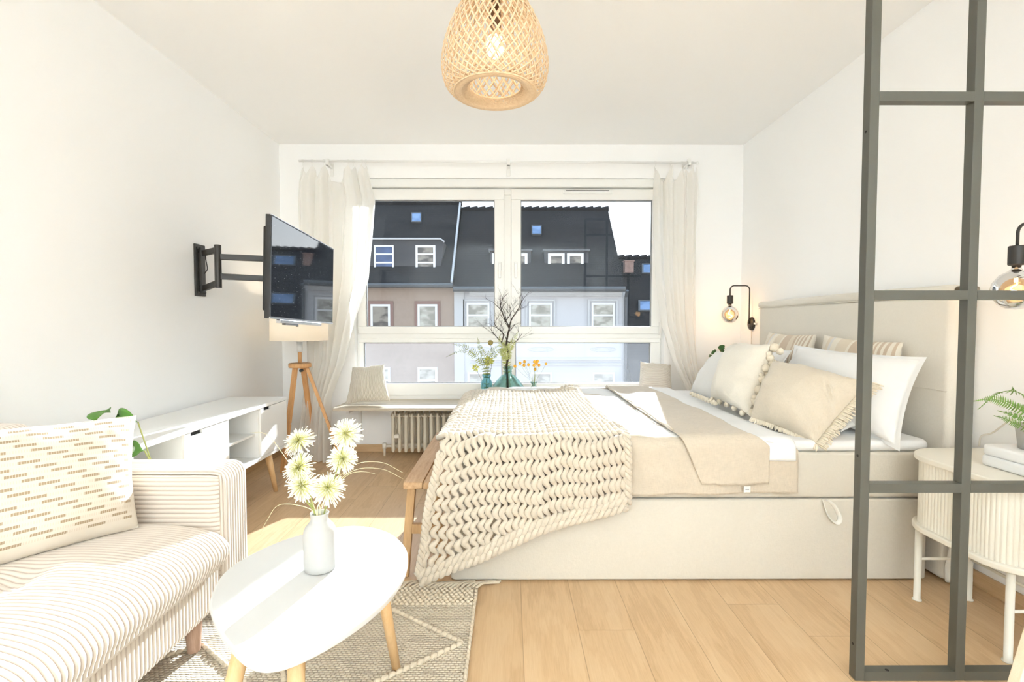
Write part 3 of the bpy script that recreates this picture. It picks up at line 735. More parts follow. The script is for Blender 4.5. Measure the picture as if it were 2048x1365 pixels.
def curtain(label, top, levels, folds, seed, hooks):
    """levels: (z, xleft, xright, y, amp)"""
    root = thing('curtain', ((levels[0][1] + levels[0][2]) / 2, levels[0][3], levels[-1][0]), label, 'curtain', 'sheer curtains at the window')
    Z = [l[0] for l in levels]
    def g(z, i):
        pts = sorted([(l[0], l[i]) for l in levels]); return interp(z, pts)
    def fn(u, v):
        z = lerp(levels[-1][0], levels[0][0], v)
        ph = u + .03 * noise.noise(V((u * 5, z * .8, seed)))
        amp = g(z, 4)
        y = g(z, 3) + amp * math.sin(2 * PI * folds * ph + seed) + amp * .4 * math.sin(2 * PI * folds * 2.3 * ph + z * 2 + seed)
        y += .02 * noise.noise(V((u * 8, z * 3, seed + 3)))
        x = lerp(g(z, 1), g(z, 2), u) + .5 * amp * math.cos(2 * PI * folds * ph + seed) / 1.5 * (1 if 0.02 < u < .98 else 0)
        if v > .94:   # scalloped heading sags between the hooks
            k = (v - .94) / .06; sag = min(abs(u - h) for h in hooks); z -= k * min(.14, sag * 1.1)
        return V((x, y, z))
    m = MB().grid(fn, 150, 90); o = m.build('cloth', M_CURT, root, smooth=True)
    for h in hooks:
        k = MB()
        x = lerp(levels[0][1], levels[0][2], h); zr = lerp(ra.z, rb.z, (x - ra.x) / (rb.x - ra.x))
        k.tube([(x + .013 * math.cos(t), 4.22, zr + .013 * math.sin(t) ) for t in [2 * PI * i / 12 for i in range(12)]], .0025, 5, closed=True); k.tube([(x, 4.22, zr - .012), (x, 4.22, levels[0][0] - .01)], .002, 5)
        k.build('curtain_clip', M_WHITE, root)
    return root
def X_(px, Y=4.22): return at(px, 600, Y=Y).x
curtain('white sheer curtain on the left of the window, hanging behind the floor lamp', 2.44,
        [(2.440, X_(606), X_(736), 4.22, .02), (2.30, X_(600), X_(742), 4.22, .035), (2.16, X_(598), X_(750), 4.22, .04), (1.50, X_(602), X_(735), 4.20, .045), (1.15, X_(612), X_(712), 4.17, .045), (.80, X_(622), X_(696), 4.10, .045), (.52, X_(618), X_(672), 4.06, .045), (.25, X_(608), X_(668), 4.07, .05), (.012, X_(598), X_(672), 4.04, .06)], 5, 1.0, (.03, .17, .35, .72, .80, .93, .99))
curtain('white sheer curtain on the right of the window beside the black wall lamp', 2.44,
        [(2.440, X_(1308), X_(1393), 4.22, .02), (2.25, X_(1306), X_(1396), 4.22, .03), (1.9, X_(1306), X_(1394), 4.22, .035), (1.5, X_(1311), X_(1392), 4.22, .035), (1.1, X_(1322), X_(1391), 4.20, .035), (.8, X_(1342), X_(1391), 4.16, .03), (.6, X_(1362), X_(1394), 4.10, .03), (.47, X_(1372), X_(1396), 4.08, .025)], 4, 2.6, (.0, .36, .62, .74, .86, .97))

# ================================================================== television corner
def obj_frame(m, a, b, c, d): pass
P1, P2 = at(542.5, 637, Y=2.64), at(667, 648, Y=3.68)
T1, T2 = at(542.5, 424.6, Y=2.64), at(667, 500, Y=3.68)
uu = (P2 - P1); TW = uu.length; uu.normalize(); vv = (T1 - P1); vv = (vv - uu * vv.dot(uu)); TH = (vv.length + (T2 - P2).length) / 2; vv.normalize()
nn = vv.cross(uu) * -1
if nn.x < 0: nn = -nn
tc_ = (P1 + P2 + T1 + T2) / 4
tv = thing('television', tc_, 'large flat black television swung out from the left wall on an arm', 'television')
tc0 = tc_ - nn * .012
m = MB(); m.obox(tc0 - nn * .006, uu, vv, nn, TW / 2, TH / 2, .015); m.build('housing', M_BLKPL, tv, bevel=.003)
m = MB(); m.obox(tc0 - nn * .045 - uu * .02, uu, vv, nn, TW * .40, TH * .42, .026); m.build('rear_cover', M_BLKPL, tv, bevel=.008)
m = MB(); m.obox(tc0 + nn * .0095, uu, vv, nn, TW / 2 - .009, TH / 2 - .010, .0008); m.build('screen', M_SCREEN, tv)
m = MB(); m.obox(tc0 + nn * .008 - vv * (TH / 2 - .003), uu, vv, nn, TW / 2, .005, .004); m.obox(tc0 + nn * .008 + vv * (TH / 2 - .002), uu, vv, nn, TW / 2, .002, .004); m.build('silver_edge', M_SILV, tv)
m = MB(); m.obox(tc0 - vv * (TH / 2 + .012) - uu * (TW * .06), uu, vv, nn, TW * .32, .010, .012); m.build('soundbar_edge', M_SILV, tv, bevel=.003)
m = MB(); m.obox(tc0 - vv * (TH / 2 + .022) - uu * (TW * .22), uu, vv, nn, .09, .008, .010); m.obox(tc0 - vv * (TH / 2 + .03) - uu * (TW * .12), uu, vv, nn, .006, .006, .006); m.build('sensor_box', M_BLACK, tv)
# wall mount
mt = thing('television_wall_mount', (XL, 3.17, 1.40), 'black steel swing arm bracket holding the television to the wall', 'wall bracket')
q0, q1 = at(388, 487, X=XL + .005), at(390, 592, X=XL + .005); q2 = at(408, 489, X=XL + .005)
yA, yB = q0.y, q2.y; zA, zB = q1.z, q0.z
m = MB(); ring_y = lambda mb, x0, x1, y0, y1, z0, z1, w_: (mb.box((x0, y0, z0), (x1, y0 + w_, z1)), mb.box((x0, y1 - w_, z0), (x1, y1, z1)), mb.box((x0, y0 + w_, z0), (x1, y1 - w_, z0 + .05)), mb.box((x0, y0 + w_, z1 - .05), (x1, y1 - w_, z1)))
ring_y(m, XL, XL + .012, yA, yB, zA, zB, .032); m.box((XL + .012, (yA + yB) / 2 - .02, zA + .02), (XL + .03, (yA + yB) / 2 + .02, zB - .02))
for z in (zA + .025, zB - .025): m.tube([(XL + .01, (yA + yB) / 2 - .035, z), (XL + .02, (yA + yB) / 2 - .035, z)], .008, 8); m.tube([(XL + .01, (yA + yB) / 2 + .035, z), (XL + .02, (yA + yB) / 2 + .035, z)], .008, 8)
m.build('wall_plate', M_BLACK, mt, bevel=.002)
ym = (yA + yB) / 2; e_ = at(436, 530, Y=3.02); elbow = V((e_.x, 3.02, 0)); ezT, ezB = at(436, 490, Y=3.02).z, at(436, 576, Y=3.02).z
for z, z2 in ((zB - .055, ezT - .03), (zA + .05, ezB + .03)):
    MB().beam((XL + .03, ym, z), (elbow.x, elbow.y, z2), .022, .035).build('inner_arm', M_BLACK, mt, bevel=.003)
MB().tube([(elbow.x, elbow.y, ezB), (elbow.x, elbow.y, ezT)], .019, 12).build('elbow_post', M_BLACK, mt, bevel=.002, angle=60)
bk = tc0 - nn * .075
for pz, pe in ((514, 521), (553, 561)):
    a = V((elbow.x, elbow.y, at(437, pz, Y=3.02).z)); b = V((bk.x - .01, bk.y - .02, at(528, pe, Y=bk.y).z))
    MB().beam(a, b, .020, .036).build('outer_arm', M_BLACK, mt, bevel=.003)
m = MB(); m.obox(bk, uu, vv, nn, .09, .115, .010); m.box((bk.x - .03, bk.y - .03, bk.z - .11), (bk.x - .008, bk.y + .005, bk.z + .10)); m.build('screen_plate', M_BLACK, mt, bevel=.003)
MB().tube(smooth_path([(XL + .05, ym - .01, zB - .05), (XL + .07, ym - .04, zB - .10), (XL + .09, ym - .06, zB - .16), (XL + .07, ym - .06, zB - .19)], 5), .003, 5).build('cable_tie', M_BLKPL, mt)

# tv bench
bx0, bx1, by0, by1, bz0, bz1 = XL + .02, -1.555, 2.035, 3.47, .265, .612
tb = thing('tv_bench', (-1.75, 2.6, 0), 'long white media bench with open shelves and beech legs along the left wall', 'tv bench')
m = MB(); m.box((bx0, by0, bz1 - .02), (bx1 + .004, by1, bz1)); m.box((bx0, by0, bz0), (bx1, by1, bz0 + .02))
m.box((bx0, by0, bz0 + .02), (bx1, by0 + .018, bz1 - .02)); m.box((bx0, by1 - .018, bz0 + .02), (bx1, by1, bz1 - .02)); m.box((bx0, by0 + .018, bz0 + .02), (bx0 + .012, by1 - .018, bz1 - .02))
ys = [by0, 2.38, 2.75, 3.10, by1]
for y in ys[1:-1]: m.box((bx0 + .012, y - .009, bz0 + .02), (bx1 - .008, y + .009, bz1 - .02))
m.build('carcass', M_WHITE, tb, bevel=.002)
for k in (0, 2): MB().box((bx0 + .012, ys[k] + .009, .425), (bx1 - .03, ys[k + 1] - .009, .438)).build('shelf', M_WHITE, tb, bevel=.001)
def bench_door(y0, y1):
    # flush front with a cut-out grip at the top corner
    x0, x1, z0, z1 = bx1 - .012, bx1 + .002, bz0 + .023, bz1 - .023; g0, g1, gz = y0 + .04, y0 + .13, .018
    m = MB(); m.box((x0, y0 + .002, z0), (x1, y1 - .002, z1 - gz)); m.box((x0, y0 + .002, z1 - gz), (x1, g0, z1)); m.box((x0, g1, z1 - gz), (x1, y1 - .002, z1))
    d = m.build('door', M_WHITE, tb); MB().box((x0 - .004, g0, z1 - gz), (x0 + .002, g1, z1)).build('grip_recess', M_DARK, d)
for k in (1, 3): bench_door(ys[k], ys[k + 1] - (.012 if k == 3 else 0))
for (x, y, sx, sy) in ((bx1 - .04, by1 - .20, 1, 1), (bx0 + .06, by1 - .20, 0, 1), (bx1 - .04, by0 + .12, 1, -1), (bx0 + .06, by0 + .12, 0, -1)):
    MB().tube([(x + .0 * sx, y, bz0), (x + .03 * sx, y + .04 * sy, 0)], [.023, .013], 16).build('leg', M_OAKL, tb, smooth=True)

# plant behind the sofa
pt = thing('potted_plant', (-1.55, 1.90 + .18, 0), 'broad green leaves of a plant rising behind the sofa cushion', 'plant')
pcx, pcy = -1.43, 2.125
MB().lathe([(.0, 0), (.07, 0), (.10, .22), (.108, .23), (.095, .23), (.09, .20), (0, .20)], (pcx, pcy, 0), 28).build('pot', M_CER, pt, smooth=True)
def leaf(mb, base, tip, wid, n, curl=.15, tipshape=1.0):
    base = V(base); tip = V(tip); d = tip - base; L = d.length; d.normalize(); s = d.cross(V(n)).normalized(); q = s.cross(d)
    def fn(u, v):
        w_ = wid * math.sin(PI * min(1, v ** .8)) ** .75 * (u - .5) if v < 1 else 0
        return base + d * (L * v) + s * w_ + q * (curl * L * math.sin(PI * v) + abs(u - .5) * wid * .35)
    mb.grid(fn, 6, 10)
lv = MB(); stm = MB()
for px, py, dx, dy, wd in ((206, 835, -16, 10, .085), (258, 838, 18, 7, .075), (281, 900, 8, 2, .07), (230, 858, -10, -8, .08), (190, 868, -18, 10, .08)):
    Yp = 2.08; c = at(px, py, Y=Yp); e = at(px + dx, py + dy, Y=Yp - .05); t_ = c + (c - e)
    stm.tube(smooth_path([(pcx, pcy, .2), (pcx - .02, pcy - .02, .36), ((pcx + e.x) / 2, (pcy + e.y) / 2, .46), e], 6), .003, 6)
    leaf(lv, e, t_, wd, (0, -1, .3))
stm.build('stems', M_STEM, pt, smooth=True); lv.build('leaves', M_LEAF, pt, smooth=True, solid=.0015)

# floor lamp
LX, LY = at(600, 731, Y=3.90).x, 3.90
fl = thing('floor_lamp', (LX, LY, 0), 'tripod floor lamp with beech legs and cream drum shade in the corner', 'floor lamp')
dz = at(600, 731, Y=LY).z
MB().lathe([(0, dz - .017), (.078, dz - .017), (.083, dz - .012), (.083, dz + .012), (.078, dz + .017), (0, dz + .017)], (LX, LY, 0), 32).build('top_disc', M_LAMPW, fl, smooth=True)
for (fx, fy) in ((at(565, 940, Y=3.72).x, 3.72), (at(686, 925, Y=3.98).x + .0, 3.98), (LX + .02, 4.13)):
    d = V((fx - LX, fy - LY, 0)).normalized(); a = V((LX, LY, dz - .017)) + d * .05
    b = V((fx, fy, 0)); x = (b - a).normalized()
    side = x.cross(V((0, 0, 1))).normalized(); up = side.cross(x); mm = MB(); L = (b - a).length
    for t0, t1 in ((0, .53), (.545, 1.0)):
        mm.obox(a + x * L * (t0 + t1) / 2, side, up, x, .019, .011, L * (t1 - t0) / 2)
    mm.obox(a + x * L * .54, side, up, x, .015, .008, L * .02)
    mm.build('leg', M_LAMPW, fl, bevel=.002)
MB().tube([(LX + .035, LY - .075, dz - .035), (LX + .035, LY - .045, dz - .035)], .012, 12).build('knob', M_BLACK, fl, bevel=.002)
zs0, zs1 = at(600, 681, Y=LY).z, at(600, 681, Y=LY).z + .27
MB().tube([(LX, LY, dz + .017), (LX, LY, at(600, 704, Y=LY).z)], .014, 12).build('stem', M_LAMPW, fl, smooth=True)
MB().tube([(LX, LY, at(600, 704, Y=LY).z), (LX, LY, at(600, 684, Y=LY).z)], .021, 14).tube([(LX, LY, at(600, 684, Y=LY).z), (LX, LY, zs0 + .02)], .028, 14).build('socket', M_WHITE, fl, smooth=True)
sr = .213
MB().lathe([(sr - .003, zs0), (sr, zs0), (sr - .005, zs1), (sr - .008, zs1), (sr - .003, zs0)], (LX, LY, 0), 48).build('lamp_shade', M_SHADE, fl, smooth=True)
m = MB()
for k in range(3): t = 2 * PI * k / 3 + .3; m.tube([(LX + .02 * math.cos(t), LY + .02 * math.sin(t), zs0 + .0), (LX + sr * math.cos(t), LY + sr * math.sin(t), zs0 + .02)], .0025, 5)
m.build('shade_ring', M_WHITE, fl)
MB().ball((LX, LY, zs0 + .07), .03, 14, 10, sc=(1, 1, 1.2)).build('bulb', M_GLOW, fl, smooth=True)

# ================================================================== sofa
SX0, SX1, SY0, SY1 = -1.95, -1.03, -.06, 1.94
sf = thing('sofa', (-1.5, 1.0, 0), 'cream corduroy sofa along the left wall', 'sofa')
PITCHR = .0162
def rib(ph): t = abs((ph % 1) - .5) * 2; return .0036 * (1 - t ** 2.4)
def rbox(mb, lo, hi, r, faces, step_f=.0016, step_c=.02, phase=None, fx=(1, 1, 1)):
    """rounded box with corduroy wales; faces: dict axis-sign -> ('a','b') world axes and which one is ribbed"""
    lo = V(lo); hi = V(hi); il = lo + V((r, r, r)); ih = hi - V((r, r, r))
    for (ax, sg, rb) in faces:
        o = [i for i in range(3) if i != ax]
        ra_, rc_ = (rb, [i for i in o if i != rb][0])
        na = max(2, int((hi[ra_] - lo[ra_]) / step_f)); nc = max(2, int((hi[rc_] - lo[rc_]) / step_c))
        def fn(u, v):
            p = [0, 0, 0]; p[ra_] = lerp(lo[ra_], hi[ra_], u); p[rc_] = lerp(lo[rc_], hi[rc_], v); p[ax] = hi[ax] if sg > 0 else lo[ax]
            p = V(p); q = V([min(max(p[i], il[i]), ih[i]) for i in range(3)]); n = (p - q)
            n = n.normalized() if n.length > 1e-9 else V([sg if i == ax else 0 for i in range(3)])
            ph = phase(p, ax) / PITCHR
            fn.ph = ph
            return q + n * (r + rib(ph))
        b = len(mb.v)
        for j in range(nc + 1):
            for i in range(na + 1):
                P = fn(i / na, j / nc); mb.v.append(tuple(P)); mb.uv[len(mb.v) - 1] = (fn.ph, j / nc)
        flip = ((ra_, rc_) in ((0, 1), (1, 2), (2, 0))) != (sg > 0)
        for j in range(nc):
            for i in range(na):
                q = (b + j * (na + 1) + i, b + j * (na + 1) + i + 1, b + (j + 1) * (na + 1) + i + 1, b + (j + 1) * (na + 1) + i)
                mb.f.append(q[::-1] if flip else q); mb.mi.append(0)
# far arm: inner face ribbed in z, top and front ribbed in y
def arm(y0, y1, name):
    m = MB()
    rbox(m, (SX0, y0, .125), (SX1 + .01, y1, .60), .045, ((1, -1, 2), (2, 1, 1), (0, 1, 1), (1, 1, 2)), phase=lambda p, ax: (p.z if ax == 1 else p.y))
    m.box((SX0, y0 + .01, .125), (SX1 - .04, y1 - .01, .15))
    return m.build(name, M_CORD, sf, smooth=True)
arm(1.745, SY1, 'arm'); arm(SY0, SY0 + .2, 'arm')
m = MB(); rbox(m, (SX0, SY0 + .2, .125), (SX1, 1.75, .285), .02, ((0, 1, 1),), phase=lambda p, ax: p.y); m.box((SX0, SY0 + .2, .127), (SX1 - .01, 1.75, .28)); m.build('base', M_CORD, sf, smooth=False)
m = MB(); rbox(m, (SX0, SY0 + .02, .15), (-1.79, SY1 - .03, .75), .06, ((0, 1, 1), (2, 1, 1), (1, 1, 2), (1, -1, 2)), phase=lambda p, ax: p.y); m.build('backrest', M_CORD, sf, smooth=True)
# seat cushion: rounded nose swept along Y
prof = smooth_path([(-1.70, .40), (-1.5, .418), (-1.30, .43), (-1.14, .425), (-1.03, .40), (-.985, .355), (-.985, .315), (-1.005, .285), (-1.035, .272), (-1.2, .27)], 8)
prof = [V((p[0], p[1], 0)) if len(p) > 2 else p for p in [V((p[0], p[1], 0)) for p in prof]]
sy0, sy1 = SY0 + .2, 1.747; m = MB(); NP = len(prof) - 1; ny = int((sy1 - sy0) / .0016)
b = 0
for j in range(NP + 1):
    p = prof[j]; a = prof[max(0, j - 1)]; c = prof[min(NP, j + 1)]; tg = (c - a).normalized(); nx, nz = -tg.y, tg.x
    if nz < 0 and j < 10: nx, nz = -nx, -nz
    nx, nz = (-tg.y, tg.x)
    nx, nz = -nx * -1, nz
    for i in range(ny + 1):
        y = lerp(sy0, sy1, i / ny); e = min(y - sy0, sy1 - y); rd = .05
        k = 1.0 if e > rd else math.sqrt(max(0, 1 - (1 - e / rd) ** 2))
        crown = .012 * math.sin(PI * min(1, (y - sy0) / (sy1 - sy0))) + .012 * noise.noise(V((p.x * 3, y * 3, 0)))
        dent = -.030 * math.exp(-(((y - 1.32) / .07) ** 2 + ((p.x + 1.33) / .05) ** 2)) if p.y > .35 else 0
        cx, cz = -1.35, .345
        dx, dz = p.x - cx, p.y - cz; kk = lerp(.86, 1, k)
        X = cx + dx * lerp(.93, 1, k); Z = cz + dz * lerp(.35, 1, k) + (crown if p.y > .3 else 0) * k + dent
        ph = y / PITCHR; r_ = rib(ph)
        m.v.append((X + nx * r_, y, Z + nz * r_)); m.uv[len(m.v) - 1] = (ph, j / NP)
for j in range(NP):
    for i in range(ny):
        q = (j * (ny + 1) + i, j * (ny + 1) + i + 1, (j + 1) * (ny + 1) + i + 1, (j + 1) * (ny + 1) + i); m.f.append(q[::-1]); m.mi.append(0)
m.build('seat_cushion', M_CORD, sf, smooth=True)
for (x, y) in ((-1.075, 1.665), (-1.075, .2), (-1.86, 1.665), (-1.86, .2)):
    MB().lathe([(0, .012), (.020, .012), (.0285, .125), (0, .125)], (x, y, 0), 24).build('leg', M_SOFALEG, sf, smooth=False)

# ------------------------------------------------------------------ soft pillows
def pillow(name, label, cat, BL, BR, TR, TL, t, mat, group=None, nu=44, nv=36, pinch=.06, seed=0.0, wr=.010, sag=0.0, flange=0.0, root=None, warp=None, nsign=1):
    BL, BR, TR, TL = map(V, (BL, BR, TR, TL)); c = (BL + BR + TR + TL) / 4
    U = ((BR - BL) + (TR - TL)).normalized(); W_ = ((TL - BL) + (TR - BR)).normalized(); N = U.cross(W_).normalized() * nsign
    def base(u, v):
        s = 2 * u - 1; r = 2 * v - 1
        uu_ = u - .5; vv_ = v - .5
        cu = 1 - pinch * (1 - r * r) * s * s; cv = 1 - pinch * (1 - s * s) * r * r
        a = .5 + uu_ * cu; b_ = .5 + vv_ * cv
        p = BL * (1 - a) * (1 - b_) + BR * a * (1 - b_) + TR * a * b_ + TL * (1 - a) * b_
        return p
    def th(u, v):
        s = abs(2 * u - 1); r = abs(2 * v - 1); f_ = flange
        s = min(1, s / (1 - f_)) if f_ else s; r = min(1, r / (1 - f_)) if f_ else r
        return (max(0, 1 - s ** 2.6) * max(0, 1 - r ** 2.6)) ** .55
    mb = MB()
    for sgn in (1, -1):
        def fn(u, v):
            u_ = .5 - .5 * math.cos(PI * u); v_ = .5 - .5 * math.cos(PI * v)
            if flange: u_, v_ = lerp(u, u_, .5), lerp(v, v_, .5)
            p = base(u_, v_); h = th(u_, v_)
            q = V((u_ * 3.2, v_ * 3.2, seed + sgn))
            ed = 1 - h
            wv = wr * (noise.noise(q) * .8 + .6 * noise.noise(q * 2.6) * (.3 + ed) + .35 * noise.noise(q * 6) * ed)
            off = N * (sgn * (h * t / 2 + (wv if h > .02 else 0))) + V((0, 0, -sag * h * (1 - v_)))
            # radiating corner folds
            if h > .02: off += N * (sgn * wr * .5 * math.sin(9 * math.atan2(v_ - .5, u_ - .5) + seed * 3) * ed * h * 2)
            r_ = p + off + N * (.010 * noise.noise(V((u_ * 2, v_ * 2, seed * 5))))
            if warp: r_ = warp(r_, u_, v_, N)
            fn.uv = (u_, v_); return r_
        b0 = len(mb.v); mb.grid(fn, nu, nv, flip=(sgn < 0))
        k = b0
        for j in range(nv + 1):
            for i in range(nu + 1):
                mb.uv[k] = (.5 - .5 * math.cos(PI * i / nu), .5 - .5 * math.cos(PI * j / nv)); k += 1
    if root is None:
        o = mb.build(name, mat, smooth=True, merge=.0002, loc=tuple((BL + BR) / 2)); tag(o, label, cat, group)
    else: o = mb.build(name, mat, root, smooth=True, merge=.0002)
    return o, base, N
pillow('cushion', 'cream sofa cushion woven with rows of tan dashes', 'cushion', (-1.58, 1.20, .425), (-1.25, 1.665, .437), (-1.33, 1.775, .797), (-1.68, 1.30, .83), .17, M_DASH, seed=2.2, wr=.012, nu=60, nv=50)

# ================================================================== rug, coffee table
m = MB(); RX0, RX1, RY0, RY1 = -1.28, -.135, -.2, 2.075
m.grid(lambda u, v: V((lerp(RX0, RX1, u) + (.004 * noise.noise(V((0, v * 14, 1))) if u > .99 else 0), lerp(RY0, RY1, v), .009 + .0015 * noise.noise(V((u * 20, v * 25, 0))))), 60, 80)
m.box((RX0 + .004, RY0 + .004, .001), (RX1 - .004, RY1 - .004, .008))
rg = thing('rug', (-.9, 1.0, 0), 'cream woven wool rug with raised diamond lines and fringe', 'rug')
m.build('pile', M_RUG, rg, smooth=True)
m = MB()  # raised diamond ropes
def ridge(a, b, r=.0085):
    a = V(a); b = V(b); L = (b - a).length; n = int(L / .024); d = (b - a) / n; sd_ = V((-d.y, d.x, 0)).normalized()
    for i in range(n):
        p = a + d * (i + .5); m.tube([p - d * .55 + sd_ * -.004 + V((0, 0, .010)), p - d * .2 + V((0, 0, .014)), p + d * .2 + V((0, 0, .014)), p + d * .55 + sd_ * .004 + V((0, 0, .010))], [r * .5, r, r, r * .5], 6)
ridge((-.30, 1.93, 0), (-.165, 1.79, 0)) if False else None
zz = [(-.43, 1.94), (-.16, 1.70), (-.55, 1.36), (-.16, 1.02), (-.55, .68)]
dia = [[(-.48, 1.98), (-.165, 1.76), (-.62, 1.42), (-.165, 1.08), (-.62, .74), (-.165, .4)], [(-.48, 1.98), (-.80, 1.76), (-.62, 1.42)], [(-.62, 1.42), (-1.07, 1.76)], [(-.62, 1.42), (-1.07, 1.08), (-.62, .74)], [(-1.07, 1.76), (-1.5, 1.42), (-1.07, 1.08)]]
for poly in dia:
    for a, b in zip(poly, poly[1:]): ridge((a[0], a[1] - .06, 0), (b[0], b[1] - .06, 0))
ridge((RX1 - .006, .2, 0), (RX1 - .006, 2.05, 0), .006)
m.build('raised_lines', M_RUGY, rg, smooth=True)
m = MB()   # knotted end band
ny_ = 8
for j in range(ny_):
    y = 2.062 - j * .0165; n = int((RX1 - RX0) / .021)
    for i in range(n):
        x = RX0 + (i + .5 * (j % 2)) * .021 + random.uniform(-.002, .002)
        if x > -1.2: m.ball((x, y + random.uniform(-.002, .002), .010), .0098, 6, 4, sc=(1, .8, .75))
m.build('knotted_band', M_RUGY, rg, smooth=True, kind='stuff')
m = MB()
x = RX1 - .01; k = 0
while x > -1.3:
    dxx = random.uniform(.05, .11) if x > -.45 else random.uniform(.02, .09); L = random.uniform(.05, .085)
    for q in range(2):
        o_ = V((x + .006 * q, RY1 - .005, .010)); a = V((o_.x + dxx * .5, RY1 + L * .35 + .006 * q, .013)); b = V((o_.x + dxx, min(RY1 + L * .6, 2.122) + .004 * q, .006 + .004 * q))
        m.tube(smooth_path([o_, (o_ + a) / 2 + V((0, .004, .005)), a, b], 4), .0042, 6)
    x -= .021
m.build('fringe', M_RUGY, rg, smooth=True, kind='stuff')

ct = thing('coffee_table', (-.54, 1.30, 0), 'small white pebble shaped coffee table with three beech legs', 'coffee table')
ol = [(421, 1195), (452, 1142), (520, 1100), (600, 1070), (700, 1052), (770, 1062), (811, 1095), (812, 1140), (780, 1192), (720, 1245), (640, 1295), (560, 1328), (500, 1325), (452, 1280), (426, 1235)]
ow = [at(x, y, Z=.452) for x, y in ol]; lp = smooth_loop([(p.x, p.y, 0) for p in ow][::-1], 8)
if sum((lp[i - 1].x * lp[i].y - lp[i].x * lp[i - 1].y) for i in range(len(lp))) < 0: lp = lp[::-1]
MB().prism([(p.x, p.y) for p in lp], .434, .452, .005, 3).build('tabletop', M_TABLE, ct, smooth=False, bevel=.0)
lg_foot = at(793, 1338, Z=.014)
for a, b in ((V((-.40, 1.47, .434)), V((lg_foot.x, lg_foot.y, .012))), (V((-.60, 1.12, .434)), V((-.66, .99, .012))), (V((-.48, 1.10, .434)), V((-.445, 1.0, .012)))):
    MB().tube([a, b], [.020, .0135], 20).build('leg', M_OAKL, ct, smooth=True)
# white vase on the table
vb = at(632, 1150, Z=.452); vx, vy, vz = vb.x, vb.y + .03, .4525
pf = [(0, 0), (.034, 0), (.0395, .004), (.041, .02), (.041, .098), (.0400, .106), (.0365, .115), (.0300, .123), (.0240, .130), (.0218, .137), (.0232, .147), (.0245, .151), (.0235, .153), (.0205, .150), (.0195, .140), (.0200, .132), (.034, .108), (.036, .02), (0, .01)]
sc_ = 1.03
vs_ = MB().lathe([(r * sc_, z * sc_) for r, z in pf], (vx, vy, vz), 44).build('vase', M_CER, smooth=True, loc=(vx, vy, vz)); tag(vs_, 'small matte white bottle vase on the coffee table', 'vase')
# spider flowers
def flower(px, py, dpx, facing, label, seed, ysh=0.0):
    random.seed(seed); Yf = vy + ysh; c = at(px, py, Y=Yf); r = dpx * .47 * Yf / 1000
    root = thing('flower', (vx, vy, vz + .02), label, 'flower', 'spider flowers in the white vase')
    f = V(facing).normalized(); pm = MB(); e1 = f.orthogonal().normalized(); e2 = f.cross(e1)
    core = c - f * r * .35
    for i in range(230):
        # directions over a bit more than a hemisphere
        ct_ = lerp(1.0, -.35, (i + .5) / 230) ; st_ = math.sqrt(1 - ct_ * ct_); a = i * 2.39996 + random.uniform(-.2, .2)
        d = f * ct_ + (e1 * math.cos(a) + e2 * math.sin(a)) * st_; L = r * random.uniform(.85, 1.12) * (1.15 if ct_ < .5 else .9)
        s = d.cross(f); s = s.normalized() if s.length > .1 else e1
        bend = V((random.uniform(-.12, .12), random.uniform(-.12, .12), random.uniform(-.12, .02))) * L
        n = 5; b0 = len(pm.v); w0 = .0011
        for k in range(n):
            t = k / (n - 1); p = core + d * (L * t) + bend * t * t - f * (.12 * L * t * t) * st_; ww = w0 * (1.0 if t < .8 else 1.3)
            up_ = s.cross(d).normalized() * (ww * .5)
            for q in (p - s * ww, p + up_, p + s * ww): pm.v.append(tuple(q)); pm.uv[len(pm.v) - 1] = (0, t)
        for k in range(n - 1):
            pm.f += [(b0 + 3 * k, b0 + 3 * k + 1, b0 + 3 * k + 4, b0 + 3 * k + 3), (b0 + 3 * k + 1, b0 + 3 * k + 2, b0 + 3 * k + 5, b0 + 3 * k + 4), (b0 + 3 * k + 2, b0 + 3 * k, b0 + 3 * k + 3, b0 + 3 * k + 5)]; pm.mi += [0, 0, 0]
    pm.build('petals', M_PETAL, root)
    top = V((vx, vy, vz + .150)); ox = .012 if c.x > vx else -.012
    st_path = smooth_path([V((vx, vy, vz + .03)), top + V((ox, 0, 0)), lerp(top, c, .5) + V((ox * .8, 0, 0)), core], 6)
    MB().tube(st_path, .0016, 6).build('stem', M_STEM, root, smooth=True)
flower(593, 876, 56, (-.3, -.5, .8), 'spider flower at the top left of the white vase', 11)
flower(690, 868, 56, (.1, -1, .2), 'highest spider flower on the right above the white vase', 12, .02)
flower(590, 934, 60, (-.5, -.8, .4), 'middle spider flower of the three on the left of the vase', 13)
flower(688, 919, 52, (.5, -.8, .1), 'spider flower right under the highest right one', 14, .03)
flower(598, 971, 58, (-.3, -.9, .3), 'lowest spider flower on the left side of the vase', 15, -.02)
flower(655, 973, 62, (.2, -.7, .6), 'lowest spider flower on the right, just over the vase neck', 16, -.02)
random.seed(7)
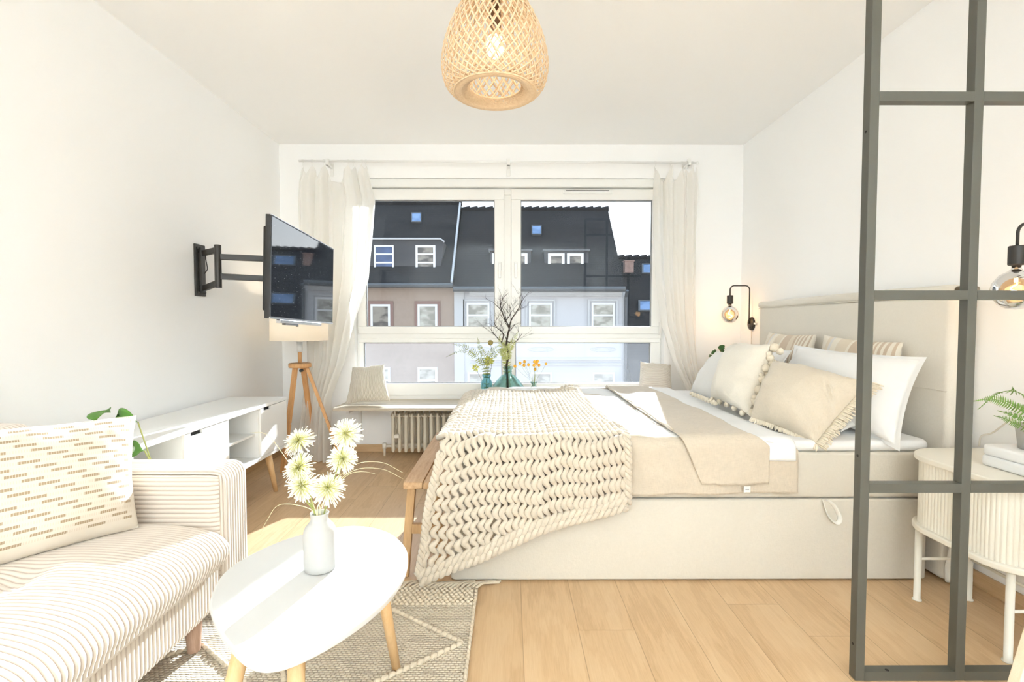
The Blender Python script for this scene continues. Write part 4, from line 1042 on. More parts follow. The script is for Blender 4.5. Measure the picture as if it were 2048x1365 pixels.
for k, pts in enumerate((((632, 1035), (640, 980), (700, 935), (760, 925), (806, 946)), ((632, 1035), (638, 985), (700, 945), (760, 938), (806, 958)), ((632, 1035), (650, 990), (690, 955), (720, 944), (750, 948)), ((632, 1035), (600, 960), (560, 900), (530, 868), (500, 866)), ((632, 1035), (600, 1010), (560, 1010), (535, 1040), (520, 1070)), ((632, 1035), (640, 1000), (628, 985), (618, 975), (612, 968)))):
    P_ = [at(a, b, Y=vy + .01 * j) for j, (a, b) in enumerate(pts)]; P_[0] = V((vx, vy, vz + .12)); P_[1] = lerp(V((vx, vy, vz + .155)), P_[1], .5)
    g_ = MB().tube(smooth_path(P_, 8), lambda t: .0011 * (1 - .7 * t), 5).build('grass_blade', M_GRASS, loc=(vx, vy, vz + .12), smooth=True)
    tag(g_, ('long thin grass blade arching right from the white vase, upper one', 'long thin grass blade arching right from the white vase, lower one', 'short grass blade curving right beside the spider flowers', 'thin grass blade arching left over the bench front', 'thin grass blade drooping left toward the table edge', 'little curled grass blade in the mouth of the white vase')[k], 'grass blade', 'grass blades in the white vase')

# ================================================================== bed
BX0, BX1, BY0, BY1 = -.262, 1.825, 2.135, 3.78
bed = thing('bed', (.8, 3.0, 0), 'upholstered beige box bed with tall padded headboard against the right wall', 'bed')
zb = at(1700, 998, Y=BY0).z
MB().prism(rrect(BX0, BY0, BX1, BY1, .03, 4), .007, zb - .003, .008, 3).build('bed_base', M_BEDF, bed, smooth=True, bevel=.0)
MB().prism(rrect(BX0 + .002, BY0 + .002, BX1, BY1, .035, 4), zb + .003, .566, .014, 4).build('mattress', M_BEDF, bed, smooth=True)
for x in (BX0 + .08, BX1 - .1):
    for y in (BY0 + .08, BY1 - .08): MB().tube([(x, y, 0), (x, y, .008)], .02, 10).build('foot', M_BLKPL, bed)
# topper with soft rounded edge
def topfn(u, v): pass
m = MB(); m.prism(rrect(BX0 + .012, BY0 + .004, BX1 + .008, BY1 - .01, .05, 6), .568, .616, .022, 6); m.build('mattress_topper', M_SHEET, bed, smooth=True)
# headboard: padded slipcover with rolled cap
hz = 1.285; HX = 1.873
def hb(u, v):
    # v around the cross-section x-z, u along y
    return 0
m = MB(); m.prism(rrect(HX, 2.115, 1.985, 3.765, .03, 4), .012, hz - .045, .012, 3); m.build('headboard', M_HEADF, bed, smooth=True)
m = MB()
def capf(u, v):
    y = lerp(2.105, 3.775, u); a = 2 * PI * v; dx = .064; dz = .027
    px = (HX + 1.985) / 2 - .002 + dx * math.copysign(abs(math.cos(a)) ** .5, math.cos(a)); pz = hz - .022 + dz * math.copysign(abs(math.sin(a)) ** .6, math.sin(a))
    e = min(u, 1 - u) / .02; e = math.sqrt(max(0, 1 - (1 - min(1, e)) ** 2)) if e < 1 else 1
    w_ = .0035 * noise.noise(V((y * 5, a, 0)))
    return V(((HX + 1.985) / 2 + (px - (HX + 1.985) / 2) * lerp(.85, 1, e) + w_, y, hz - .022 + (pz - hz + .022) * lerp(.7, 1, e) + w_ + .004 * math.sin(y * 3)))
m.grid(capf, 60, 20); m.build('headboard_cap', M_HEADF, bed, smooth=True)
MB().tube([(HX - .001, y, hz - .047 + .004 * math.sin(y * 3)) for y in [2.12 + 1.64 * k / 30 for k in range(31)]], .0028, 6).build('piping', M_HEADF, bed, smooth=True)
MB().tube([(HX - .001, 2.13 + 1.62 * k / 30, .83 + .002 * math.sin(k)) for k in range(31)], .0018, 6).build('seam', M_HEADF, bed, smooth=True)
m = MB()   # gathered cloth at the headboard foot
def gf(u, v):
    z = lerp(.02, .30, v); y = 2.10 - .022 * math.sin(PI * min(1, (1 - v) * 1.3)) * (1 + .5 * math.sin(u * 11)); x = lerp(1.868, 1.985, u)
    return V((x, y + .008 * math.sin(u * 26 + v * 4), z - .008 * math.sin(u * 17) * (1 - v)))
m.grid(gf, 40, 16, flip=True); m.build('gathered_cloth', M_STRAP, bed, smooth=True, solid=.004)
# pull strap
m = MB(); sx = at(1660, 1000, Y=BY0).x; sz = zb - .002
a = at(1645, 1001, Y=BY0 - .004); b = at(1653, 1001, Y=BY0 - .004); c1 = at(1655, 1030, Y=BY0 - .012); c2 = at(1672, 1047, Y=BY0 - .016); c3 = at(1680, 1037, Y=BY0 - .012); c4 = at(1668, 1012, Y=BY0 - .008)
m.tube(smooth_path([a, c1, c2, c3, c4, b], 8), .011, 8, flat=.22); m.build('pull_strap', M_STRAP, bed, smooth=True)

def drape(s, zt, Yn, r):
    """s<0 hangs over the near edge. returns Y, Z, (ny, nz)"""
    L = r * PI / 2
    if s >= 0: return Yn + r + s, zt, (0, 1)
    if s > -L:
        t = -s / r; return Yn + r - r * math.sin(t), zt - r + r * math.cos(t), (-math.sin(t), math.cos(t))
    return Yn, zt - r - (-s - L), (-1, 0)
def wr3(p, a, k=1.0): return a * (noise.noise(p * k) + .5 * noise.noise(p * k * 2.3) + .25 * noise.noise(p * k * 5))
def sheet(name, label, cat, xl, xr, zt, Yn, r, hem, mat, th, puff=0.0, far=3.76, nu=110, nv=150, wrk=.006, seed=0, rufx=0.0, ysl=0.0, wx=1.0, roll=0.0, parent=None, fold=None):
    """xl(s), xr(s): side limits as functions of the run; hem(x)= lowest z"""
    m = MB(); L = r * PI / 2
    def fn(u, v):
        s_top = far - Yn - r
        x_ = lerp(xl(1), xr(1), u); drop = (zt - r - hem(u)) + L
        s = lerp(-drop, s_top, v); k = 1 if s > 0 else (1 + s / drop)
        x = lerp(xl(s), xr(s), u)
        Y, Z, (ny, nz) = drape(s, zt, Yn, r)
        q = V((x * 4 * wx, s * 3, seed))
        o = wr3(q, wrk) + puff * math.sin(PI * u) ** .5 * (1 if s > 0 else max(0, 1 + s / L)) + wrk * .8 * math.sin(x * 22 + seed + s * 5 + 3 * noise.noise(q)) * (.35 if s > 0 else min(1, .35 - s * 2))
        if roll:
            e = min(u, 1 - u) / .10
            if e < 1: o -= roll * (1 - math.sqrt(max(0, 1 - (1 - e) ** 2)))
        o = max(o, -.004)
        x += rufx * noise.noise(V((s * 6, u * 2, seed + 9)))
        return V((x, Y + ny * o, Z + nz * o + (0 if s > 0 else .006 * noise.noise(V((u * 9, 3, seed))) * min(1, -s * 3))))
    m.grid(fn, nu, nv)
    if parent is not None: return m.build(name, mat, parent, smooth=True, solid=-th)
    o = m.build(name, mat, smooth=True, solid=-th, loc=(.6, 3.0, zt)); tag(o, label, cat); return o
zl = at(1400, 990, Y=2.12).z
dv = sheet('duvet', 'white duvet spread on the bed with its turned back edge hanging over the side', 'duvet', lambda s: -.22, lambda s: 1.205 + (.02 if s < 0 else 0), .622, 2.126, .045, lambda u: lerp(.60, at(1560, 923, Y=2.16).z, min(1, max(0, (u - .70) / .12))), M_SHEET, .006, puff=.012, far=3.77, wrk=.006, seed=4.2, roll=.012)
ln = sheet('linen_coverlet', 'crinkled beige linen coverlet hanging down the near side of the bed', 'bedspread', lambda s: -.16, lambda s: (1.02 if s > -.03 else lerp(1.02, 1.228, min(1, (-s - .03) / .04))), .634, 2.108, .05, lambda u: lerp(zl - .010, zl + .012, u), M_LINEN, .003, far=3.74, wrk=.0085, seed=8.1, nu=160, nv=180)
lf = sheet('folded_flap', None, None, lambda s: .712 + (.0 if s > 0 else min(.115, -s * .42)), lambda s: 1.03 + (.0 if s > 0 else min(.07, -s * .9)) - (max(0, -s - .27) * .5), .650, 2.094, .055, lambda u: at(1450, 972, Y=2.09).z + .012 * abs(u - .3), M_LINEN, .003, far=3.73, wrk=.009, seed=12.7, nu=70, nv=160, parent=ln, roll=.0)
MB().tube([V((.712 + .004 * math.sin(k * .7), 2.17 + 1.5 * k / 40, .660 + .003 * math.sin(k))) for k in range(41)], .005, 6).build('hem', M_LINEN, ln, smooth=True)
tb1 = sheet('turned_back_edge', None, None, lambda s: .985, lambda s: 1.205 + (.010 if s < 0 else 0), .631, 2.100, .05, lambda u: lerp(.545, at(1560, 923, Y=2.10).z, u), M_SHEET, .004, puff=.004, far=3.76, wrk=.0045, seed=21.0, nu=50, nv=150, roll=.006, parent=dv)
ta, tb_ = at(1487, 973, Y=2.09), at(1500, 985, Y=2.09)
m = MB(); m.box((ta.x, 2.086, tb_.z), (tb_.x, 2.089, ta.z)); tg = m.build('care_label', M_STRAP, ln)
MB().box((ta.x + .006, 2.0848, (ta.z + tb_.z) / 2 - .002), (tb_.x - .006, 2.0862, (ta.z + tb_.z) / 2 + .002)).build('print', plain('grey_print', (.35, .36, .38), .8), tg)

# ------------------------------------------------------------------ chunky knitted throw
th = thing('knitted_throw', (.1, 2.8, .64), 'chunky cream knitted blanket draped over the foot end of the bed', 'throw')
TZ, TY, TR_ = .634, 2.080, .055
hemz = lambda X: interp(X, [(-.42, .055), (-.34, .055), (-.26, .072), (-.13, .135), (-.05, .182), (.08, .25), (.2, .288), (.30, .31), (.40, .33), (.50, .358)])
def tpoint(a, s, off=0.0):
    """a: across (X at the top), s: run; returns position + outward offset"""
    L = TR_ * PI / 2
    Y, Z, (ny, nz) = drape(s, TZ, TY, TR_); X = a; nx = 0.0
    hang = max(0.0, -s)
    # near the foot corner the cloth flares outwards as it falls
    if hang > 0:
        w_ = max(0.0, min(1.0, (.10 - a) / .36)); fl_ = interp(TZ - Z, [(0, 0), (.08, .015), (.24, .055), (.36, .072), (.50, .082), (.57, .125), (.65, .14)])
        X = a - fl_ * w_ * w_
        Y -= .02 * min(1, hang * 2) * (1 + .6 * math.sin(a * 9 + 1)) + .03 * w_ * min(1, hang * 1.5)
        X += interp(hang, [(0, 0), (.35, 0), (.5, -.02)]) * max(0, (a - .3) / .2)
        r_ = max(0, (a - .40) / .08); Y += .012 * min(1, r_)
    else:
        Z += .010 * noise.noise(V((a * 4, s * 3, 2))) + (.014 if False else 0)
        f_ = max(0, (s - 1.22) / .12); Z += .045 * f_ * math.exp(-((a - .44) / .09) ** 2)
        X += .03 * (s / 1.3) * ((a - .1) * .2) - .03 * max(0, a - .3) / .2 * min(1, s)
    if a < BX0 - .012:     # over the foot end
        dx = (BX0 - .012) - a
        if hang == 0 or hang < .05:
            X = BX0 - .028; Z = Z - dx; nx, nz = -1, 0; ny = 0
    return V((X, Y, Z)) + V((nx, ny, nz)) * off
cols = 31; A0, A1 = -.268, .478; rowp = .058
km = MB(); rng = random.Random(3)
for c in range(cols):
    a0 = lerp(A0, A1, c / (cols - 1)); hz_ = hemz(a0 - (.12 if a0 < -.2 else 0)) + .03
    s0 = -(TZ - TR_ - hz_ + TR_ * PI / 2); s1 = 1.33; n = int((s1 - s0) / rowp * 7); path = []; rad = []
    phs = -.25 * c + 2.6 * noise.noise(V((c * .22, 0, 0))); 
    for i in range(n + 1):
        s = s0 + (s1 - s0) * i / n; ph = 2 * PI * (s / rowp) + phs + 1.5 * noise.noise(V((c * .35, s * 5, 5))) 
        jit = .003 * noise.noise(V((c * 1.7, s * 14, 1)))
        da = -.0082 * math.cos(ph) + jit; off = .013 + .0040 * math.cos(ph)
        path.append(tpoint(a0 + da, s, off)); rad.append(.0116 + .0024 * math.cos(ph) + .0012 * noise.noise(V((c * 2.1, s * 20, 8))))
    km.tube(path, rad, 8)
km.build('knit', M_KNIT, th, smooth=True)
# side selvedges and the double braided hem
def braid(line, r, name, pitch=.058, amp=.0095):
    P = smooth_path(line, 10); seg = []; L = [0]
    for p, q in zip(P, P[1:]): L.append(L[-1] + (q - p).length)
    n = int(L[-1] / .005)
    def samp(d):
        for i in range(len(L) - 1):
            if d <= L[i + 1]: return lerp(P[i], P[i + 1], (d - L[i]) / max(1e-9, L[i + 1] - L[i]))
        return P[-1]
    m = MB()
    for st_ in range(2):
        path = []
        for i in range(n + 1):
            d = L[-1] * i / n; p = samp(d); q = samp(min(L[-1], d + .01)) if i < n else p; tgt = (q - p).normalized() if (q - p).length > 1e-6 else V((1, 0, 0))
            sd_ = V((0, -1, 0)); up_ = tgt.cross(sd_).normalized(); t = 2 * PI * d / pitch + PI * st_
            path.append(p + up_ * amp * math.cos(t) + sd_ * amp * .8 * math.sin(t))
        m.tube(path, r, 8)
    return m.build(name, M_KNIT, th, smooth=True)
hx = [A0 + .0, -.18, -.10, 0, .12, .24, .36, .488]
def hp(a, up=0.0): hz_ = hemz(a - (.12 if a < -.2 else 0)) + up; s = -(TZ - TR_ - hz_ + TR_ * PI / 2); return tpoint(a, s, .018)
braid([hp(a, .03) for a in hx], .0115, 'braided_hem'); braid([hp(a, .003) + V((0, -.004, 0)) for a in [-.25] + hx[1:]], .0115, 'braided_hem')
def sidep(a, s, off=.016): return tpoint(a, s, off)
sl = [hp(A0, .03)] + [sidep(A0 - .012, s) for s in (-.45, -.35, -.25, -.15, -.08)]
braid(sl, .0105, 'side_edge', .05, .008)
braid([sidep(A1 + .016, s) for s in (-.295, -.22, -.16, -.1, -.05)] + [sidep(A1 + .016, s, .018) for s in (.0, .15, .3, .5, .8, 1.1, 1.33)], .0105, 'side_edge', .05, .009)
# foot-end overhang
m = MB()
for c in range(4):
    for_ = BX0 - .03
    path = []; n = 150
    for i in range(n + 1):
        y = lerp(2.20, 3.46, i / n); ph = 2 * PI * y / rowp
        path.append(V((for_ - .004 - .006 * math.cos(ph), y, TZ - .012 - c * .030 - .006 * math.sin(ph) - .0)))
    m.tube(path, .013, 8)
m.build('foot_overhang', M_KNIT, th, smooth=True)

# ------------------------------------------------------------------ bed pillows
zt = .655
G1 = 'pillows on the bed'
pillow('pillow', 'striped beige and white pillow farthest along the headboard', 'pillow', (1.76, 3.56, .645), (1.76, 2.99, .645), (1.835, 2.985, 1.055), (1.835, 3.545, 1.062), .11, M_STRIPE, seed=1.1, wr=.008)
pillow('pillow', 'striped beige and white pillow against the near half of the headboard', 'pillow', (1.77, 2.90, .645), (1.76, 2.30, .645), (1.835, 2.315, 1.035), (1.835, 2.905, 1.055), .11, M_STRIPE, seed=5.1, wr=.008)
pillow('pillow', 'white pillow half hidden behind the other pillows in the middle of the bed', 'pillow', (1.50, 3.60, .64), (1.50, 2.98, .64), (1.68, 2.98, .965), (1.68, 3.60, .965), .15, M_SHEET, seed=3.3, flange=.05)
pillow('pillow', 'large white pillow with pointed corners hanging over the near bed edge', 'pillow', (1.50, 2.84, .70), (1.630, 2.065, .588), (1.775, 2.12, .982), (1.63, 2.86, 1.0), .22, M_SHEET, seed=6.3, flange=.07, pinch=.075, nu=60, nv=50, wr=.012)
pillow('pillow', 'cream pillow lying underneath the large white pillow', 'pillow', (1.42, 2.86, .63), (1.50, 2.24, .63), (1.76, 2.26, .74), (1.70, 2.88, .78), .10, M_GREYP, seed=7.7, wr=.007)
pillow('pillow', 'pale grey pillow at the window side of the bed', 'pillow', (1.265, 3.50, .64), (1.27, 3.05, .64), (1.50, 3.15, .93), (1.50, 3.62, .925), .12, M_GREYP, seed=9.2, wr=.008)
# cream pillow with pompoms
PB = [at(1421, 797, Y=3.05), at(1497, 830, Y=2.52), at(1544, 690, Y=2.66), at(1474, 688, Y=3.12)]
rt = thing('pillow', (PB[0] + PB[1]) / 2, 'cream pillow edged with fluffy pompoms', 'pillow')
o, bf, Nn = pillow('cover', None, None, *PB, .22, M_CREAM, seed=10.4, root=rt, wr=.014, nu=54, nv=46)
def pompom(c, r):
    m = MB(); m.ball(c, r, 12, 9, .10); m.build('pompom', M_FRING, rt, smooth=True)
rp = random.Random(5)
for k in range(7):
    p = bf(1.0, .04 + .93 * k / 6) + V((.012, -.01, -.004)); pompom(p, .021 + rp.uniform(-.002, .003)); pompom(p + V((rp.uniform(.005, .025), rp.uniform(-.02, .0), rp.uniform(-.035, -.018))), .018 + rp.uniform(-.002, .003))
    if k % 2: pompom(p + V((-.010, -.005, .022)), .013)
for k in range(5): pompom(bf(.1 + .8 * k / 4, 0) + V((-.01, 0, -.004)), .016)
# beige pillow with fringe
FB = [at(1503, 836, Y=2.44), at(1634, 888, Y=2.14), at(1742, 768, Y=2.16), at(1545, 722, Y=2.62)]
rf = thing('pillow', (FB[0] + FB[1]) / 2, 'beige linen pillow with a yarn fringe lying tilted in front', 'pillow')
Nf = None
def fwarp(p, u, v, N):
    # crease running into the near upper corner
    d = ((u - .84) + (v - .60) * .65); e = math.exp(-(d / .05) ** 2) * math.exp(-((v - .55) / .22) ** 2)
    return p + N * (-.026 * e)
o, bf2, Nf = pillow('cover', None, None, *FB, .27, M_BEIGE, seed=14.4, root=rf, wr=.014, pinch=.05, warp=fwarp, nu=64, nv=52)
m = MB(); rf_ = random.Random(9)
def strand(p, d, L):
    q = V((rf_.uniform(-.3, .3), rf_.uniform(-.3, .3), rf_.uniform(-.3, .3)))
    m.tube([p - d * .006, p + d * L * .35 + q * .004, p + d * L * .7 + q * .010 - V((0, 0, .003)), p + d * L + q * .014 - V((0, 0, .006))], [.0030, .0042, .0040, .0028], 5)
U2 = (FB[1] - FB[0]).normalized(); W2 = (FB[3] - FB[0]).normalized()
for k in range(58):
    t = k / 57; strand(bf2(1, t) + Nf * rf_.uniform(-.004, .004), (U2 + W2 * (t - .5) * .5).normalized(), .046); strand(bf2(1, t) + Nf * .004, (U2 + Nf * .3).normalized(), .038)
for k in range(70):
    t = k / 69; strand(bf2(t, 0), (-W2 + U2 * (t - .5) * .5 + V((0, -.1, .0))).normalized(), .018 + .014 * max(0, t - .6) * 2)
for k in range(50): t = k / 49; strand(bf2(t, 1), (W2 + U2 * (t - .5) * .4).normalized(), .016)
m.build('fringe', M_FRING, rf, smooth=True, kind='stuff')
# crocheted strip by the grey pillow
m = MB()
for k in range(26):
    t = k / 25; p = at(lerp(1382, 1432, t), lerp(787, 806, t), Z=.675); m.ball((p.x, p.y, .672 + .006 * math.sin(k * 2)), .011, 6, 5)
o = m.build('crocheted_trim', M_FRING, smooth=True); tag(o, 'small crocheted trim of a pillow case lying by the pale grey pillow', 'trim')

# cushions on the window bench
def cu(label, px, mat, **k):
    pts = [at(a, b, Y=c) for a, b, c in px]; return pillow('cushion', label, 'cushion', *pts, .16, mat, **k)
cu('ribbed cream cushion with upright ribs on the left end of the window bench', [(691, 808, 4.05), (781, 802, 4.08), (768, 729, 4.24), (705, 735, 4.24)], M_RIBC, seed=20, wr=.012, pinch=.07)
cu('ribbed cream cushion with level ribs on the right end of the window bench', [(1272, 806, 4.05), (1347, 806, 4.05), (1341, 730, 4.26), (1281, 723, 4.26)], M_RIBH, seed=22, wr=.012, pinch=.07)

# ------------------------------------------------------------------ wooden bench at the foot of the bed
bn = thing('bench', (-.38, 2.7, 0), 'narrow pine bench with slanted legs at the foot of the bed', 'bench')
e0 = at(806, 966, Z=.43); bx = e0.x; byn = e0.y
for k in range(2):
    x0 = bx + k * .0875; MB().box((x0, byn, .40), (x0 + .084, 3.16, .43)).build('seat_board', M_PINE, bn, bevel=.004)
for y in (byn + .055, 3.06):
    for sx, x in ((-1, bx + .028), (1, bx + .142)):
        sp_ = -.030 if sx < 0 else .012
        MB().beam((x + sp_, y - .02 if y < 2.6 else y + .02, 0), (x, y, .40), .036, .03, up=V((0, 1, 0))).build('leg', M_PINEV, bn, bevel=.003)
    MB().box((bx + .03, y - .024, .19), (bx + .15, y + .001, .232)).build('stretcher', M_PINEV, bn, bevel=.002)
MB().box((bx + .07, byn + .06, .17), (bx + .10, 3.06, .20)).build('long_rail', M_PINEV, bn, bevel=.002)

# ================================================================== bottles on the window bench
BZ = .4525
def bottle(label, px, Y, prof, mat, n=40):
    c = at(px, 700, Y=Y); x = c.x
    o = MB().lathe(prof, (x, Y, BZ), n).build('glass_vase', mat, smooth=True, loc=(x, Y, BZ)); tag(o, label, 'vase'); return x
H = at(1014, 733, Y=4.12).z - BZ
bxx = bottle('large round green glass bottle vase behind the knitted blanket', 1016, 4.12, [(0, .0), (.11, 0), (.145, .02), (.156, .06), (.153, .10), (.140, .135), (.100, .19), (.058, .236), (.033, .250), (.029, .262), (.033, .268), (.033, .274), (.030, .280), (.041, H - .012), (.041, H - .004), (.030, H), (.022, H - .006), (.026, .255), (.052, .232), (.094, .186), (.134, .132), (.148, .10), (.151, .06), (.14, .022), (0, .008)], M_TEAL)
h2 = at(973, 748, Y=4.06).z - BZ
bx2 = bottle('small square shouldered blue glass bottle left of the green vase', 973, 4.03, [(0, 0), (.040, 0), (.045, .006), (.045, h2 - .075), (.042, h2 - .058), (.030, h2 - .040), (.027, h2 - .030), (.036, h2 - .014), (.036, h2 - .002), (.028, h2), (.023, h2 - .004), (.023, h2 - .03), (.036, h2 - .06), (.041, h2 - .08), (.041, .01), (0, .008)], M_TEALB, 8 if False else 28)
h3 = at(1068, 764, Y=4.05).z - BZ
bx3 = bottle('tiny clear green bud vase right of the green vase', 1068, 4.05, [(0, 0), (.030, 0), (.046, .02), (.055, .06), (.055, .09), (.040, h3 - .065), (.020, h3 - .035), (.017, h3 - .022), (.030, h3 - .004), (.031, h3), (.026, h3 - .002), (.013, h3 - .025), (.016, h3 - .04), (.037, h3 - .07), (.05, .08), (.05, .05), (.028, .01), (0, .006)], M_TEALP)
# branch
br = thing('branch', (bxx, 4.12, BZ), 'dark bare twig standing upright in the large green vase', 'branch')
bm_ = MB(); rb_ = random.Random(21)
def grow(p, d, L, r, depth):
    pts = [p]; q = V(p); dd = V(d); n = 6
    for i in range(n):
        dd = (dd + V((rb_.uniform(-.22, .22), rb_.uniform(-.10, .10), rb_.uniform(-.10, .16)))).normalized(); q = q + dd * L / n; pts.append(V(q))
    bm_.tube(smooth_path(pts, 2), lambda t: r * (1 - .45 * t), 6 if depth < 2 else 4)
    if depth >= 4: return
    for i in range(rb_.choice((2, 3)) if depth else 0):
        k = rb_.randint(2, n); sgn = rb_.choice((-1, 1)); d2 = (dd + V((sgn * rb_.uniform(.5, 1.1), rb_.uniform(-.4, .4), rb_.uniform(-.2, .5)))).normalized()
        grow(pts[k], d2, L * rb_.uniform(.45, .72), r * .5, depth + 1)
def limb(pix, r0, subs=5):
    P_ = [at(a, b, Y=4.12 + dy) for a, b, dy in pix]; S = smooth_path(P_, 5)
    bm_.tube(S, lambda t: r0 * (1 - .7 * t), 7)
    for i in range(subs):
        k = int(len(S) * (.25 + .7 * i / subs)); t = (S[min(k + 1, len(S) - 1)] - S[k - 1]).normalized(); sgn = 1 if i % 2 else -1
        grow(S[k], (t + V((sgn * rb_.uniform(.5, 1.0), rb_.uniform(-.5, .5), rb_.uniform(0, .4)))).normalized(), rb_.uniform(.09, .14), r0 * .36, 1)
bm_.tube([(bxx, 4.12, BZ + .02), (bxx - .005, 4.12, BZ + .2), tuple(at(1013, 735, Y=4.12)), tuple(at(1017, 706, Y=4.12))], .010, 8)
limb([(1017, 710, 0), (1013, 690, 0), (1016, 668, 0), (1018, 655, .02), (1008, 635, .03), (1001, 612, .02), (1000, 590, 0)], .009, 6)
limb([(1018, 658, 0), (1022, 642, -.02), (1030, 628, -.03), (1040, 612, -.02), (1046, 594, 0)], .006, 6)
limb([(1012, 692, 0), (1000, 682, -.02), (988, 668, -.04), (978, 655, -.04)], .005, 4)
limb([(1004, 684, 0), (1006, 668, .03), (992, 654, .05), (988, 640, .05)], .005, 4)
limb([(1014, 684, 0), (1028, 686, -.03), (1038, 676, -.04), (1044, 668, -.03)], .0045, 3)
limb([(1010, 645, .0), (1022, 625, .05), (1018, 608, .06)], .004, 3)
bm_.build('twigs', M_TWIG, br, smooth=True)
# fern fronds
def frond(mb, pts, wl, n=26, droop=.3, mbst=None):
    S = smooth_path(pts, 8); N_ = len(S) - 1
    mb.tube(S, .0014, 4)
    for i in range(2, n):
        t = i / n; k = int(t * N_); p = S[k]; tg_ = (S[min(N_, k + 1)] - S[max(0, k - 1)]).normalized(); s = tg_.cross(V((0, 1, 0))).normalized()
        L = wl * math.sin(PI * min(1, t * .85 + .12)) ** .8
        for sg in (-1, 1):
            d = (s * sg + tg_ * .55 + V((0, rb_.uniform(-.4, .4), -.15))).normalized(); e = p + d * L; w_ = L * .10 + .0009; q = d.cross(V((0, 1, 0))).normalized()
            b0 = mb.add([p, p + d * L * .4 + q * w_, e, p + d * L * .4 - q * w_, p + d * L * .45 + V((0, -.0006, 0)) - V((0, 0, L * .05))], [(0, 1, 4), (1, 2, 4), (2, 3, 4), (3, 0, 4)])
def plant_in(name, label, x, Y, fr_list, mat, wl, z0=BZ + .06):
    m = MB()
    for pts, w_ in fr_list: frond(m, [V((x, Y, z0))] + [at(a, b, Y=Y + dy) for a, b, dy in pts], w_)
    o = m.build(name, mat, loc=(x, Y, z0), smooth=False); tag(o, label, 'fern'); return o
plant_in('fern_stems', 'dry green fern fronds spreading left from the small blue bottle', bx2, 4.03, [([(972, 744, 0), (955, 712, 0), (930, 694, -.02), (905, 689, -.04)], .035), ([(970, 744, 0), (950, 715, 0), (925, 702, -.03), (893, 714, -.05)], .03), ([(976, 744, 0), (985, 716, 0), (998, 702, -.02), (1016, 698, -.04)], .035), ([(974, 744, 0), (968, 712, .02), (960, 695, .02), (955, 676, .02)], .035), ([(972, 744, 0), (975, 715, -.02), (985, 700, -.05), (1000, 690, -.05)], .03)], M_DRYFERN, .04)
plant_in('fern_stems', 'fresh pale fern tuft around the dark twig in the green vase', bxx, 4.12, [([(1013, 733, 0), (1010, 705, -.03), (1003, 690, -.05), (998, 672, -.06)], .045), ([(1014, 733, 0), (1018, 700, -.03), (1026, 684, -.05), (1036, 664, -.05)], .04), ([(1013, 733, 0), (1008, 712, -.04), (1005, 704, -.07), (1000, 712, -.08)], .035), ([(1013, 733, 0), (1015, 705, .03), (1012, 692, .04), (1008, 680, .05)], .045)], M_FERN, .04)
# white blossom in the blue bottle
def fluff(px, py, Y, r, mat, name, label, x0, z0, cat='flower', n=70):
    c = at(px, py, Y=Y); root = thing(name, (x0, Y, z0), label, cat); m = MB(); rr = random.Random(px)
    for i in range(n):
        d = V((rr.gauss(0, 1), rr.gauss(0, 1) * .7 - .2, rr.gauss(0, 1))).normalized(); L = r * rr.uniform(.6, 1.05); s = d.orthogonal().normalized(); w_ = r * .09
        m.add([c + d * L * .2, c + d * L * .65 + s * w_, c + d * L, c + d * L * .65 - s * w_], [(0, 1, 2), (0, 2, 3)])
    m.build('petals', mat, root); MB().tube(smooth_path([V((x0, Y, z0)), V((x0 + (c.x - x0) * .3, Y, lerp(z0, c.z, .5))), c], 6), .0016, 5).build('stem', M_STEMD, root, smooth=True)
fluff(977, 722, 4.03, .055, M_PETAL, 'flower', 'cream blossom low in the small blue bottle', bx2, BZ + .05)
fluff(951, 736, 4.03, .04, M_PETAL, 'flower', 'pale blossom spray leaning left of the small blue bottle', bx2, BZ + .05)
c = at(981, 686, Y=4.03); rt2 = thing('flower', (bx2, 4.03, BZ + .05), 'round brownish seed head above the small blue bottle', 'flower')
MB().ball(c, .021, 12, 8, .12).build('seed_head', plain('seed_head_brown', (.30, .24, .08), .9), rt2, smooth=True); MB().tube(smooth_path([V((bx2, 4.03, BZ + .06)), at(984, 720, Y=4.03), c], 6), .0016, 5).build('stem', M_STEMD, rt2, smooth=True)
# yellow balls
yb = [(1030, 733), (1040, 727), (1049, 724), (1048, 731), (1057, 730), (1069, 724), (1073, 727), (1078, 731), (1068, 731), (1070, 739), (1092, 728), (1075, 723)]
lb = ('lowest on the far left', 'second from the left', 'third from the left, at the top', 'below the third from the left', 'single ball left of the cluster', 'top left of the dense cluster', 'middle of the dense cluster', 'right side of the dense cluster', 'low left of the dense cluster', 'hanging lowest under the cluster', 'farthest right, standing alone', 'top of the dense cluster')
for k, ((x, y), t_) in enumerate(zip(yb, lb)):
    Yk = 4.05 + .012 * ((k * 7) % 5 - 2); c = at(x, y, Y=Yk); r_ = thing('ball_flower', (bx3, 4.05, BZ + .02), 'yellow orange ball flower in the tiny bud vase, ' + t_, 'flower', 'yellow ball flowers in the bud vase')
    MB().ball(c, .0125 if k != 10 else .010, 10, 8, .08).build('flower_head', M_YEL, r_, smooth=True)
    MB().tube(smooth_path([V((bx3, 4.05, BZ + .03)), V((bx3 + (c.x - bx3) * .12, 4.05, BZ + h3 - .01)), lerp(V((bx3, 4.05, BZ + h3)), c, .55) + V(((c.x - bx3) * .1, 0, 0)), c], 5), .0009, 4).build('stem', M_STEM, r_, smooth=True)

